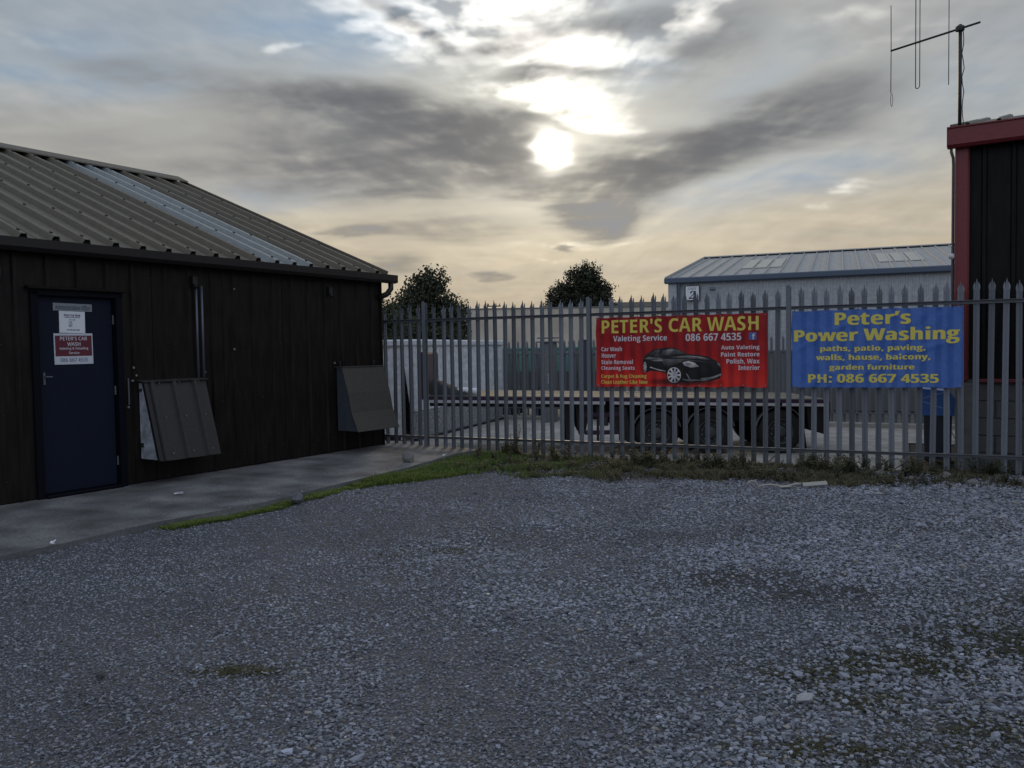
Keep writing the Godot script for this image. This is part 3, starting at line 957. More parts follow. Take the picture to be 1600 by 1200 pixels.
func red_trim_unit() -> void:
	var turn := -0.5654
	var t := thing("red_trimmed_unit", "black clad unit with red corner and red gutter above concrete blocks", "building", Vector3(5.57, 0, -10.39), turn)
	var L := 9.0
	var st := begin()
	box(st, Vector3(L * 0.5, 0.54, -0.14), Vector3(L, 1.1, 0.16))
	box(st, Vector3(L * 0.5, 2.55, -0.14), Vector3(L, 2.92, 0.16))
	box(st, Vector3(0.1, 2.0, -5.1), Vector3(0.16, 4.0, 9.9))
	box(st, Vector3(L * 0.5, 2.0, -10.0), Vector3(L, 4.0, 0.16))
	box(st, Vector3(L - 0.1, 2.0, -5.1), Vector3(0.16, 4.0, 9.9))
	part("wall", st, M.mortar, t)
	for i in 9:
		st = begin()
		upright_sheet(st, 0.14 + i * 1.0, 1.137 + i * 1.0, 1.13, 4.0, -0.045 + 0.002 * (i % 2), 0.31)
		part("cladding_sheet", st, M.cladding2, t)
	st = begin()
	box(st, Vector3(-0.005, 2.55, -0.15), Vector3(0.03, 2.9, 0.4))
	box(st, Vector3(0.062, 2.55, 0.01), Vector3(0.15, 2.9, 0.08), Basis(), 0.02)
	part("corner_trim", st, M.red, t)
	st = begin()
	box(st, Vector3(L * 0.5 + 0.1, 1.11, 0.0), Vector3(L - 0.2, 0.045, 0.1), Basis(), 0.008)
	part("sill_trim", st, M.red, t)
	st = begin()
	prism(st, PackedVector2Array([Vector2(0.0, 0.02), Vector2(0.0, -0.2), Vector2(0.05, -0.235), Vector2(0.12, -0.235), Vector2(0.15, -0.2), Vector2(0.15, -0.01), Vector2(0.165, 0.0), Vector2(0.165, 0.015), Vector2(0.135, 0.015), Vector2(0.135, -0.19), Vector2(0.115, -0.215), Vector2(0.06, -0.215), Vector2(0.015, -0.19), Vector2(0.015, 0.02)]), Transform3D(Basis(Vector3.BACK, Vector3.UP, Vector3.LEFT), Vector3(L, 4.21, 0.03)), L + 0.1)
	box(st, Vector3(-0.098, 4.1, 0.107), Vector3(0.008, 0.225, 0.16))
	part("gutter", st, M.red, t)
	st = begin(false)
	tube(st, [Vector3(-0.06, 3.98, 0.1), Vector3(-0.06, 3.94, 0.08), Vector3(-0.045, 3.88, 0.0), Vector3(-0.045, 3.8, -0.03), Vector3(-0.045, 1.4, -0.03)], 0.018, 8)
	part("downpipe", st, M.grey, t)
	# blocks under the cladding, and the pier at the corner
	for r in 5:
		for k in 7:
			st = begin()
			var x0: float = 0.21 + k * 0.45 - (0.225 if r % 2 else 0.0)
			var x1: float = x0 + 0.44
			x0 = maxf(x0, 0.21)
			box(st, Vector3((x0 + x1) * 0.5, 0.107 + r * 0.215, -0.045), Vector3(x1 - x0, 0.205, 0.05), Basis(), 0.006)
			var o := part("block", st, M.block, t)
			o.position.z = rng.randf_range(-0.002, 0.004)
	st = begin()
	box(st, Vector3(0.1, 0.53, 0.01), Vector3(0.2, 1.1, 0.16), Basis(), 0.012)
	part("corner_pier", st, M.retaining, t)
	# roof
	var slope := Vector3(0, 1.2, -5.1)
	var sl := slope.length()
	slope /= sl
	var nrm := Vector3.RIGHT.cross(slope)
	for i in 9:
		st = begin()
		prism(st, ribbed(0.996, 0.332, 0.06, 0.035, 0.01), Transform3D(Basis(Vector3.RIGHT, nrm, -slope), Vector3(-0.05 + i * 1.0, 4.235, 0.1) + slope * sl + nrm * (0.003 * (i % 2))), sl)
		part("roof_sheet", st, M.roof, t)
	st = begin()
	poly(st, [Vector3(-0.05, 5.43, -5.0), Vector3(L, 5.43, -5.0), Vector3(L, 4.2, -10.1), Vector3(-0.05, 4.2, -10.1)], Vector3(0, 1, -0.2))
	for x in [0.02, L - 0.02]:
		poly(st, [Vector3(x, 3.99, 0.0), Vector3(x, 4.2, 0.0), Vector3(x, 5.4, -5.0), Vector3(x, 4.2, -10.0), Vector3(x, 3.99, -10.0)], Vector3(-1 if x < 1.0 else 1, 0, 0))
	part("gable_and_far_slope", st, M.roof, t)
	st = begin()
	box(st, Vector3(-0.06, 4.82, -2.45), Vector3(0.03, 0.1, sl), Basis(Vector3.RIGHT, nrm, -slope), 0.006)
	part("barge_board", st, M.roof, t)
	st = begin()
	for i in 26:
		for r in 10:
			box(st, Vector3(0.116 + i * 0.3325, 4.235, 0.1) + slope * (0.15 + r * 0.5) + nrm * 0.042, Vector3(0.016, 0.014, 0.016), Basis(Vector3.RIGHT, nrm, -slope))
	part("screw_caps", st, M.white, t).set_meta("kind", "stuff")
	st = begin(false)
	lathe(st, [Vector2(0.0001, -0.05), Vector2(0.03, -0.035), Vector2(0.04, 0.0), Vector2(0.03, 0.025), Vector2(0.0001, 0.03)], Vector3(-0.045, 2.66, 0.02), Basis(), 12)
	part("wall_lamp", st, M.white, t)
	# the aerial on its mast
	var ae := thing("aerial", "tall black radio aerial with upright rods above the red gutter", "aerial", Vector3(5.71, 4.25, -10.6))
	st = begin(false)
	tube(st, [Vector3(0, -0.1, 0), Vector3(0, 1.33, 0)], 0.021, 10)
	part("mast", st, M.black, ae)
	st = begin(false)
	var cab := []
	for i in 14:
		cab.append(Vector3(0.028 + 0.012 * sin(i * 1.7), 0.02 + i * 0.095, 0.016 + 0.01 * cos(i * 2.3)))
	tube(st, cab, 0.006, 6)
	part("cable", st, M.black, ae)
	var bl := Vector3(5.18, 5.527, -11.35) - ae.position
	var br := Vector3(5.846, 5.53, -10.4) - ae.position
	st = begin(false)
	tube(st, [bl, br], 0.014, 8)
	part("boom", st, M.black, ae)
	var bd := (br - bl)
	var bm := bl + bd * 0.79
	st = begin()
	box(st, bm + Vector3(0.0, 0.0, 0.0), Vector3(0.09, 0.07, 0.07), Basis(), 0.01)
	part("clamp", st, M.black, ae)
	st = begin(false)
	tube(st, [bl + Vector3(0, 0.6, 0), bl + Vector3(0.003, 0, 0), bl + Vector3(0.0, -0.56, 0)], 0.0055, 6)
	var lp := []
	for i in 13:
		var an := TAU * i / 12.0
		lp.append(bl + Vector3(0.012 + 0.014 * sin(an), -0.655 + 0.09 * cos(an), 0.0))
	tube(st, lp, 0.0035, 5)
	part("rod", st, M.black, ae)
	st = begin(false)
	var f0 := bl + bd * 0.32
	var dl := []
	for sgn in [0.028, -0.028]:
		dl.append(f0 + bd.normalized() * sgn + Vector3(0, 0.62, 0))
		dl.append(f0 + bd.normalized() * sgn + Vector3(0, -0.54, 0))
		if sgn > 0:
			for i in 6:
				var an := PI * i / 5.0
				dl.append(f0 + bd.normalized() * 0.028 * cos(an) + Vector3(0, -0.57 - 0.028 * sin(an), 0))
	# down one side, round, up the other
	var path := [dl[0], dl[1]]
	for i in range(2, 8):
		path.append(dl[i])
	path.append(dl[9])
	path.append(dl[8])
	tube(st, path, 0.006, 6)
	part("folded_rod", st, M.black, ae)
	st = begin(false)
	var r2 := bl + bd * 0.67
	tube(st, [r2 + Vector3(0, 0.66, 0), r2 + Vector3(0, -0.66, 0)], 0.0055, 6)
	part("rod", st, M.black, ae)

func far_buildings() -> void:
	var t := thing("beige_warehouse", "long flat-roofed beige warehouse far behind the yard", "warehouse", Vector3(-3.5, YARD, -60))
	var st := begin()
	box(st, Vector3(25, 2.53, -6), Vector3(50, 5.06, 12))
	part("wall", st, M.beige, t)
	st = begin()
	box(st, Vector3(25, 5.1, -6), Vector3(50.15, 0.08, 12.15), Basis(), 0.02)
	part("parapet", st, M.grey, t)
	t = thing("dark_roofed_shed", "low dark roof showing over the beige warehouse, beside the grey unit", "warehouse", Vector3(7.6, YARD, -76))
	st = begin()
	box(st, Vector3(16, 2.6, -6), Vector3(32, 5.2, 12))
	part("wall", st, M.beige, t)
	st = begin()
	prism(st, PackedVector2Array([Vector2(0.3, 5.2), Vector2(-6, 6.6), Vector2(-12.3, 5.2)]), Transform3D(Basis(Vector3.BACK, Vector3.UP, Vector3.LEFT), Vector3(32, 0, 0)), 32)
	part("roof", st, mat(lin(0.03, 0.03, 0.032), 0.8), t)
	t = thing("utility_pole", "distant wooden utility pole with a crossarm above the beige warehouse", "pole", Vector3(-1.5, YARD, -75))
	st = begin(false)
	tube(st, [Vector3(0, 0, 0), Vector3(0, 6.3, 0)], 0.12, 8, 0.09)
	part("pole", st, M.bark, t)
	st = begin()
	box(st, Vector3(0, 6.05, 0.1), Vector3(1.2, 0.1, 0.1))
	part("crossarm", st, M.bark, t)
	for x in [-0.5, 0.0, 0.5]:
		st = begin()
		tube(st, [Vector3(x, 6.1, 0.1), Vector3(x, 6.28, 0.1)], 0.045, 6)
		part("insulator", st, M.grey, t)

# ---------------------------------------------------------------- palisade fences
func pale_mesh(h: float) -> ArrayMesh:
	var st := begin()
	var xs := [-0.034, -0.031, -0.014, 0.0, 0.014, 0.031, 0.034]
	var zs := [-0.012, 0.0, 0.004, 0.013, 0.004, 0.0, -0.012]
	var o := PackedVector2Array()
	for i in 7:
		o.append(Vector2(xs[i], zs[i]))
	for i in range(6, -1, -1):
		o.append(Vector2(xs[i] * 0.93, zs[i] - 0.004))
	var neck := h - 0.13
	prism(st, o, Transform3D(Basis(Vector3.RIGHT, Vector3.BACK, Vector3.DOWN), Vector3(0, neck, 0)), neck - 0.02)
	# three split points: the middle one upright, the outer ones bent away
	for k in [-1, 0, 1]:
		var x0: float = k * 0.0225
		var hw := 0.0115 if k else 0.0135
		var pr := []
		var lv := [[0.0, 0.0, 1.0], [0.04, 0.003, 1.0], [0.09 if k == 0 else 0.07, 0.012, 0.75], [0.14 if k == 0 else 0.1, 0.018, 0.05]]
		for l in lv:
			var bx: float = k * (0.006 * sin(minf(l[0], 0.08) * 38.0) - 0.004 * l[0] / 0.1)
			var bz: float = (-1.6 if k else 0.35) * l[1]
			var c := Vector3(x0 + bx, neck + l[0], 0.004 + bz)
			var w: float = hw * l[2]
			pr.append([c + Vector3(-w, 0, 0.002), c + Vector3(w, 0, 0.002), c + Vector3(w, 0, -0.002), c + Vector3(-w, 0, -0.002)])
		for i in 3:
			var mid: Vector3 = (pr[i][0] + pr[i][2] + pr[i + 1][0] + pr[i + 1][2]) * 0.25
			for e in 4:
				var e2 := (e + 1) % 4
				poly(st, [pr[i][e], pr[i][e2], pr[i + 1][e2], pr[i + 1][e]], (pr[i][e] + pr[i + 1][e2]) * 0.5 - mid)
	st.generate_normals()
	return st.commit()

func fence() -> void:
	var f := thing("palisade_fence", "grey steel palisade fence carrying the two banners", "fence", FP, -atan2(FD.z, FD.x))
	var meshes := [pale_mesh(2.31), pale_mesh(2.32), pale_mesh(2.335)]
	var t := -0.85
	var k := -6
	while t < 9.35:
		t = k * 0.1528
		if posmod(k, 18) != 0 and t > -0.9:
			var p := put("pale", meshes[rng.randi() % 3], M["galv%d" % (rng.randi() % 4)], f)
			p.position = Vector3(t + rng.randf_range(-0.004, 0.004), rng.randf_range(-0.012, 0.012), -0.03)
			p.rotation = Vector3(rng.randf_range(-0.004, 0.004), rng.randf_range(-0.09, 0.09), rng.randf_range(-0.007, 0.007) + (rng.randf_range(-0.018, 0.018) if rng.randf() < 0.1 else 0.0))
		k += 1
	for b in range(-1, 4):
		for y in [2.07, 0.215]:
			var st := begin()
			var x0: float = b * 2.75 + 0.033
			var x1: float = minf(b * 2.75 + 2.717, 9.3)
			if b == -1:
				x0 = -0.9
			prism(st, PackedVector2Array([Vector2(-0.012, 0.022), Vector2(0.034, 0.022), Vector2(0.034, 0.016), Vector2(-0.006, 0.016), Vector2(-0.006, -0.022), Vector2(-0.012, -0.022)]), Transform3D(Basis(Vector3.BACK, Vector3.UP, Vector3.LEFT), Vector3(x1, y, 0)), x1 - x0)
			part("rail", st, M.galv_dark, f)
	for b in 4:
		var st := begin()
		var x := b * 2.75
		var ph := 2.34 if b != 1 else 2.30
		for z in [0.038, -0.032]:
			box(st, Vector3(x, ph * 0.5, z + 0.012), Vector3(0.058, ph, 0.007), Basis(), 0.002)
		box(st, Vector3(x, ph * 0.5 - 0.005, 0.015), Vector3(0.006, ph - 0.01, 0.06))
		lathe(st, [Vector2(0.0001, 0.004), Vector2(0.029, 0.004), Vector2(0.029, -0.003), Vector2(0.0001, -0.003)], Vector3(x, ph, 0.05), Basis(Vector3.BACK, Vector3.UP, Vector3.LEFT), 8, PI, -PI * 0.5)
		part("post", st, M.galv, f)
	for b in 4:
		for y in [2.07, 0.215]:
			for s in [-0.06, 0.06]:
				var st := begin()
				tube(st, [Vector3(b * 2.75 + s, y, -0.002), Vector3(b * 2.75 + s, y, 0.012)], 0.012, 6)
				part("bolt", st, M.galv_dark, f)

func far_fence() -> void:
	var p0 := Vector3(-1.5, YARD, -26.6)
	var f := thing("palisade_fence", "far palisade fence along the back of the concrete yard", "fence", p0, -atan2(0.415, 0.91))
	var mesh := pale_mesh(2.4)
	var k := 0
	while k < 110:
		if k % 18:
			var p := put("pale", mesh, M.galv, f)
			p.position = Vector3(k * 0.155, 0.05, -0.03)
			p.rotation.y = rng.randf_range(-0.05, 0.05)
		else:
			var st := begin()
			box(st, Vector3(k * 0.155, 1.2, 0.03), Vector3(0.1, 2.4, 0.06), Basis(), 0.01)
			part("post", st, M.galv_dark, f)
		k += 1
	for y in [2.02, 0.36]:
		var st := begin()
		box(st, Vector3(8.5, y, 0.0), Vector3(17.0, 0.05, 0.05), Basis(), 0.004)
		part("rail", st, M.galv_dark, f)
	var st := begin()
	box(st, Vector3(8.5, 0.04, 0.12), Vector3(17.0, 0.16, 0.2), Basis(), 0.02)
	part("kerb", st, M.slab, f)
	# things standing along the far fence
	for q in [[0.55, 1.5, "turquoise steel skip behind the far fence, left of the grey cabinet"], [2.75, 1.5, "turquoise steel skip behind the far fence, right of the grey cabinet"]]:
		var s := thing("skip", q[2], "skip", f.transform * Vector3(q[0] + 1.0, 0, -1.6), f.rotation.y, "turquoise skips behind the far fence")
		st = begin()
		prism(st, PackedVector2Array([Vector2(-0.97, 1.45), Vector2(0.97, 1.45), Vector2(0.98, 2.16), Vector2(-0.98, 2.16)]), Transform3D(Basis(), Vector3(0, 0, -0.8)), 1.6)
		part("body", st, M.turquoise, s)
		st = begin()
		prism(st, PackedVector2Array([Vector2(-0.75, 0.3), Vector2(0.75, 0.3), Vector2(0.95, 1.2), Vector2(0.96, 1.448), Vector2(-0.96, 1.448), Vector2(-0.95, 1.2)]), Transform3D(Basis(), Vector3(0, 0, -0.78)), 1.56)
		part("lower_body", st, M.grey, s)
		st = begin()
		box(st, Vector3(0, 2.2, 0.0), Vector3(2.06, 0.08, 1.7), Basis(), 0.02)
		part("rim", st, M.turquoise, s)
		for x in [-0.7, -0.25, 0.25, 0.7]:
			st = begin()
			box(st, Vector3(x, 1.55, 0.83), Vector3(0.07, 1.15, 0.06), Basis(), 0.01)
			part("rib", st, M.grey, s)
		st = begin()
		for x in [-0.6, 0.6]:
			box(st, Vector3(x, 0.15, 0), Vector3(0.2, 0.3, 1.5), Basis(), 0.02)
		part("runner", st, M.black, s)
	var c := thing("control_cabinet", "tall grey cabinet with a flat double cap before the far fence", "cabinet", Vector3(1.1, YARD, -24.6), f.rotation.y)
	st = begin()
	box(st, Vector3(0, 1.18, 0), Vector3(0.42, 2.36, 0.35), Basis(), 0.015)
	part("body", st, M.grey, c)
	for y in [2.38, 2.5]:
		st = begin()
		box(st, Vector3(0.0, y, 0), Vector3(0.56, 0.035, 0.5), Basis(), 0.01)
		part("cap", st, M.galv_dark, c)
	st = begin()
	box(st, Vector3(0.05, 1.3, 0.182), Vector3(0.02, 0.3, 0.02), Basis(), 0.005)
	part("handle", st, M.white, c)
	c = thing("gate_post", "dark square gate post in front of the far fence, left of the red banner", "post", Vector3(2.12, YARD, -24.0), f.rotation.y)
	st = begin()
	box(st, Vector3(0, 1.2, 0), Vector3(0.14, 2.4, 0.14), Basis(), 0.01)
	part("shaft", st, mat(lin(0.04, 0.045, 0.06), 0.5), c)
	st = begin()
	box(st, Vector3(0, 2.41, 0), Vector3(0.17, 0.03, 0.17), Basis(), 0.008)
	part("cap", st, M.black, c)

# ---------------------------------------------------------------- banners
func red_wave(x: float, y: float) -> float:
	return 0.014 * n_mid.get_noise_2d(x * 22.0, y * 12.0) + crease(x, y, -0.75, 0.0, 1.45, 0.03, 0.008, 0.5) + crease(x, y, 0.1, 0.1, 1.5, 0.03, 0.007, 0.5) + crease(x, y, 0.8, 0.25, 0.9, 0.03, -0.008, 0.4) + crease(x, y, -0.95, 0.4, 0.6, 0.03, -0.008, 0.3) + 0.004 * sin(x * 41.1 + 1.0) * smoothstep(0.5, -0.5, y) + 0.004 * n_mid.get_noise_2d(x * 70.0 + 30.0, y * 50.0)

func crease(x: float, y: float, px: float, py: float, ang: float, w: float, deep: float, reach: float) -> float:
	var dx := x - px
	var dy := y - py
	var u := dx * cos(ang) + dy * sin(ang)
	var v := -dx * sin(ang) + dy * cos(ang)
	return deep * exp(-v * v / (w * w)) * (1.0 - smoothstep(reach * 0.5, reach, absf(u)))

func blue_wave(x: float, y: float) -> float:
	var z := 0.016 * n_mid.get_noise_2d(x * 20.0 + 90.0, y * 16.0) + 0.004 * n_mid.get_noise_2d(x * 60.0 + 30.0, y * 50.0 + 9.0)
	z += crease(x, y, -0.62, 0.15, 0.5, 0.03, 0.013, 0.5)
	z += crease(x, y, 0.35, -0.08, 0.3, 0.035, 0.014, 0.7)
	z += crease(x, y, -0.1, -0.3, 0.36, 0.03, 0.012, 0.6)
	z += crease(x, y, -0.65, -0.4, 0.5, 0.03, 0.014, 0.35)
	z += crease(x, y, 0.55, 0.3, 0.7, 0.04, -0.01, 0.4)
	return z

func banner_sheet(w: float, h: float, sag: float, wave: Callable) -> ArrayMesh:
	var st := SurfaceTool.new()
	st.begin(Mesh.PRIMITIVE_TRIANGLES)
	st.set_smooth_group(0)
	var nx := 120
	var ny := 50
	var at := func(i: int, j: int, back: float) -> Vector3:
		var x := (float(i) / nx - 0.5) * w
		var y := (0.5 - float(j) / ny) * h
		var edge_k := pow(absf(2.0 * y / h), 3.0)
		var pull := -0.010 * absf(sin(PI * (x / w + 0.5) * (8.0 if w > 2.1 else 5.0))) if y > 0.0 else 0.014 * n_mid.get_noise_1d(x * 30.0 + w * 50.0)
		return Vector3(x + 0.014 * n_mid.get_noise_1d(y * 30.0 + 11.0 * signf(x)) * absf(2.0 * x / w), y + pull * edge_k, wave.call(x, y) - back)
	for back in [0.0]:
		for j in ny:
			for i in nx:
				var c := [[i, j], [i + 1, j], [i + 1, j + 1], [i, j], [i + 1, j + 1], [i, j + 1]]
				if back > 0.0:
					c.reverse()
				for q in c:
					st.set_uv(Vector2(float(q[0]) / nx, float(q[1]) / ny))
					st.add_vertex(at.call(q[0], q[1], back))
	st.generate_normals()
	return st.commit()

func fill(im: Image, p: Array, c: Color, c2: Color) -> void:   # printed shape, coloured from its top to its bottom
	if c.v > 0.2:
		c = c.lerp(Color.WHITE, 0.22)
		c2 = c2.lerp(c, 0.2)
	var poly2 := PackedVector2Array()
	var lo := Vector2.INF
	var hi := -Vector2.INF
	for q in p:
		var v := Vector2((q[0] - 170.0) / 1327.0 * im.get_width(), (q[1] - 118.0) / 552.0 * im.get_height())
		poly2.append(v)
		lo = lo.min(v)
		hi = hi.max(v)
	for y in range(maxi(0, int(lo.y)), mini(im.get_height(), int(hi.y) + 1)):
		for x in range(maxi(0, int(lo.x)), mini(im.get_width(), int(hi.x) + 1)):
			if Geometry2D.is_point_in_polygon(Vector2(x + 0.5, y + 0.5), poly2):
				im.set_pixel(x, y, c.lerp(c2, (y - lo.y) / (hi.y - lo.y)))

func red_print() -> Image:
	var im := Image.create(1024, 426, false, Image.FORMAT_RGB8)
	for y in 426:
		for x in 1024:
			var u := x / 1024.0
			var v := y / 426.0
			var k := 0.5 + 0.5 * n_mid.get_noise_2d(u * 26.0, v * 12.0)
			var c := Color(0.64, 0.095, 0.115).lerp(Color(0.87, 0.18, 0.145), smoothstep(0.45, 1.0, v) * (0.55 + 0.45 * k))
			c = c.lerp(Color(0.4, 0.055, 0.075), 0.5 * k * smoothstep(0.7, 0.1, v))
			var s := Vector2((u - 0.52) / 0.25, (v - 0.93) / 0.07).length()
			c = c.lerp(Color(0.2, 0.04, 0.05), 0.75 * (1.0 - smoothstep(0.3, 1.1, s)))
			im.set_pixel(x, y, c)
	# a glossy black sports car, printed
	var K := Color(0.055, 0.055, 0.06)
	fill(im, [[552, 480], [560, 440], [588, 412], [640, 380], [690, 370], [770, 364], [820, 374], [872, 398], [905, 418], [985, 424], [1065, 440], [1122, 470], [1152, 498], [1158, 540], [1160, 580], [1148, 604], [1090, 622], [1000, 634], [880, 636], [800, 640], [735, 565], [660, 548], [610, 545], [585, 560], [560, 535]], Color(0.16, 0.16, 0.17), K)
	fill(im, [[690, 432], [716, 388], [775, 374], [830, 384], [900, 416], [800, 420], [722, 436]], Color(0.33, 0.33, 0.36), Color(0.08, 0.08, 0.09))
	fill(im, [[740, 384], [790, 378], [800, 384], [760, 420], [728, 426]], Color(0.5, 0.5, 0.53), Color(0.2, 0.2, 0.22))
	fill(im, [[602, 416], [650, 387], [688, 380], [678, 424], [640, 432]], Color(0.25, 0.25, 0.27), Color(0.06, 0.06, 0.07))
	fill(im, [[638, 424], [662, 414], [688, 424], [684, 440], [650, 442]], Color(0.22, 0.22, 0.24), K)
	fill(im, [[770, 440], [905, 428], [1005, 438], [1092, 466], [1005, 458], [880, 448]], Color(0.4, 0.4, 0.43), Color(0.2, 0.2, 0.22))
	fill(im, [[780, 452], [880, 456], [1000, 470], [1110, 486], [1000, 480], [870, 468]], Color(0.28, 0.28, 0.3), Color(0.1, 0.1, 0.11))
	fill(im, [[560, 452], [600, 438], [700, 446], [745, 470], [690, 460], [600, 456]], Color(0.42, 0.42, 0.45), Color(0.12, 0.12, 0.13))
	fill(im, [[868, 480], [912, 471], [962, 486], [994, 516], [930, 522], [880, 506]], Color(0.88, 0.88, 0.9), Color(0.5, 0.5, 0.53))
	fill(im, [[890, 490], [925, 486], [945, 505], [905, 508]], Color(0.3, 0.3, 0.33), Color(0.75, 0.75, 0.78))
	fill(im, [[700, 452], [860, 462], [868, 476], [800, 500], [740, 512], [716, 500]], Color(0.3, 0.3, 0.32), Color(0.09, 0.09, 0.1))
	fill(im, [[930, 434], [1000, 440], [1070, 454], [1010, 450]], Color(0.72, 0.72, 0.75), Color(0.4, 0.4, 0.42))
	fill(im, [[620, 462], [700, 458], [722, 470], [650, 474]], Color(0.62, 0.62, 0.65), Color(0.2, 0.2, 0.22))
	fill(im, [[860, 610], [1000, 616], [1090, 606], [1040, 624], [900, 628]], Color(0.5, 0.5, 0.53), Color(0.2, 0.2, 0.22))
	fill(im, [[1128, 486], [1150, 496], [1154, 520], [1140, 506]], Color(0.6, 0.6, 0.62), Color(0.3, 0.3, 0.32))
	fill(im, [[608, 520], [650, 534], [690, 546], [736, 554], [734, 546], [690, 537], [650, 526], [612, 513]], Color(0.85, 0.85, 0.88), Color(0.5, 0.5, 0.52))
	fill(im, [[1005, 604], [1095, 590], [1158, 566], [1158, 582], [1095, 606], [1010, 618]], Color(0.6, 0.6, 0.63), Color(0.3, 0.3, 0.32))
	fill(im, [[890, 562], [905, 575], [930, 612], [915, 612]], Color(0.7, 0.7, 0.73), Color(0.3, 0.3, 0.32))
	fill(im, [[1010, 520], [1140, 520], [1120, 560], [1020, 580]], Color(0.11, 0.11, 0.12), Color(0.05, 0.05, 0.06))
	for w in [[800, 580, 60, 68], [569, 516, 15, 45]]:
		var ring := []
		var hub := []
		var disc := []
		for i in 30:
			var a := TAU * i / 30.0
			ring.append([w[0] + w[2] * cos(a), w[1] + w[3] * sin(a)])
			disc.append([w[0] + w[2] * 0.9 * cos(a), w[1] + w[3] * 0.9 * sin(a)])
			hub.append([w[0] + w[2] * 0.8 * cos(a), w[1] + w[3] * 0.8 * sin(a)])
		fill(im, ring, Color(0.05, 0.05, 0.05), Color(0.05, 0.05, 0.05))
		fill(im, disc, Color(0.86, 0.86, 0.89), Color(0.6, 0.6, 0.63))
		fill(im, hub, Color(0.16, 0.16, 0.18), Color(0.12, 0.12, 0.13))
		for i in 9:
			var a := TAU * i / 9.0
			var b0 := 0.13
			fill(im, [[w[0] + w[2] * 0.12 * cos(a - 1.2), w[1] + w[3] * 0.12 * sin(a - 1.2)], [w[0] + w[2] * 0.86 * cos(a - b0), w[1] + w[3] * 0.86 * sin(a - b0)], [w[0] + w[2] * 0.86 * cos(a + b0), w[1] + w[3] * 0.86 * sin(a + b0)], [w[0] + w[2] * 0.12 * cos(a + 1.2), w[1] + w[3] * 0.12 * sin(a + 1.2)]], Color(0.86, 0.86, 0.9), Color(0.66, 0.66, 0.7))
	return im

func banners() -> void:
	var turn := -atan2(FD.z, FD.x)
	var yellow := mat(lin(0.85, 0.72, 0.13), 0.6)
	var white := mat(lin(0.78, 0.77, 0.83), 0.6)
	for m in [yellow, white]:
		m.backlight_enabled = true
		m.backlight = Color(0.7, 0.7, 0.7)
	var w := 2.37
	var h := 0.985
	var b := thing("red_banner", "red PETER'S CAR WASH banner with a black car, tied to the fence", "banner", fence_at(4.054, 0.052, 1.53), turn)
	var sm := mat(Color.WHITE, 0.5)
	sm.albedo_texture = ImageTexture.create_from_image(red_print())
	sm.backlight_enabled = true
	sm.backlight = Color(0.85, 0.85, 0.85)
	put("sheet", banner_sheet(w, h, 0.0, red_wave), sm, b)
	var rows := [["PETER'S CAR WASH", "bold", .036, .953, .04, .235, yellow], ["Valeting Service", "bold", .108, .434, .266, .375, white], ["086 667 4535", "bold", .545, .857, .262, .366, white], ["Car Wash", "bold", .032, .162, .426, .49, white], ["Hoover", "bold", .034, .124, .52, .584, white], ["Stain Removal", "bold", .032, .228, .612, .677, white], ["Cleaning Seats", "bold", .030, .239, .703, .775, white], ["Carpet & Rug Cleaning", "bold", .030, .311, .822, .892, yellow], ["Clean Leather Like New", "bold", .030, .317, .902, .962, yellow], ["Auto Valeting", "bold", .746, .957, .43, .505, white], ["Paint Restore", "bold", .745, .957, .522, .586, white], ["Polish, Wax", "bold", .776, .957, .613, .690, white], ["Interior", "bold", .840, .957, .703, .768, white]]
	for r in rows:
		put("lettering", letters(r[0], r[1], Vector2((r[2] + r[3]) * 0.5 * w - w * 0.5, h * 0.5 - (r[4] + r[5]) * 0.5 * h), (r[3] - r[2]) * w, (r[5] - r[4]) * h, 0.003, red_wave), r[6], b)
	var st := begin()
	var cx := (.899 + .940) * 0.5 * w - w * 0.5
	var cy := h * 0.5 - .312 * h
	box(st, Vector3(cx, cy, red_wave(cx, cy) + 0.004), Vector3(0.098, 0.096, 0.002), Basis(), 0.0005)
	part("emblem", st, mat(lin(0.05, 0.13, 0.38), 0.5), b)
	put("emblem_letter", letters("f", "bold", Vector2(cx + 0.012, cy - 0.006), 0.04, 0.078, 0.0062 + red_wave(cx, cy)), white, b)
	eyelets(b, w, h, red_wave, 9)
	w = 1.955
	h = 0.985
	b = thing("blue_banner", "creased blue Peter's Power Washing banner with yellow lettering on the fence", "banner", fence_at(6.52, 0.052, 1.535), turn)
	var bm := tri(mat(lin(0.075, 0.19, 0.62), 0.5), M.fine, 1.2)
	bm.backlight_enabled = true
	bm.backlight = Color(0.85, 0.85, 0.85)
	put("sheet", banner_sheet(w, h, 0.0, blue_wave), bm, b)
	for r in [["Peter\u2019s", .268, .71, .04, .205], ["Power Washing", .017, .98, .243, .455], ["paths, patio, paving,", .178, .795, .462, .555], ["walls, hause, balcony,", .152, .822, .575, .672], ["garden furniture", .233, .732, .705, .795], ["PH: 086 667 4535", .103, .868, .828, .942]]:
		put("lettering", letters(r[0], "black", Vector2((r[1] + r[2]) * 0.5 * w - w * 0.5, h * 0.5 - (r[3] + r[4]) * 0.5 * h), (r[2] - r[1]) * w, (r[4] - r[3]) * h, 0.003, blue_wave), yellow, b)
	eyelets(b, w, h, blue_wave, 6)

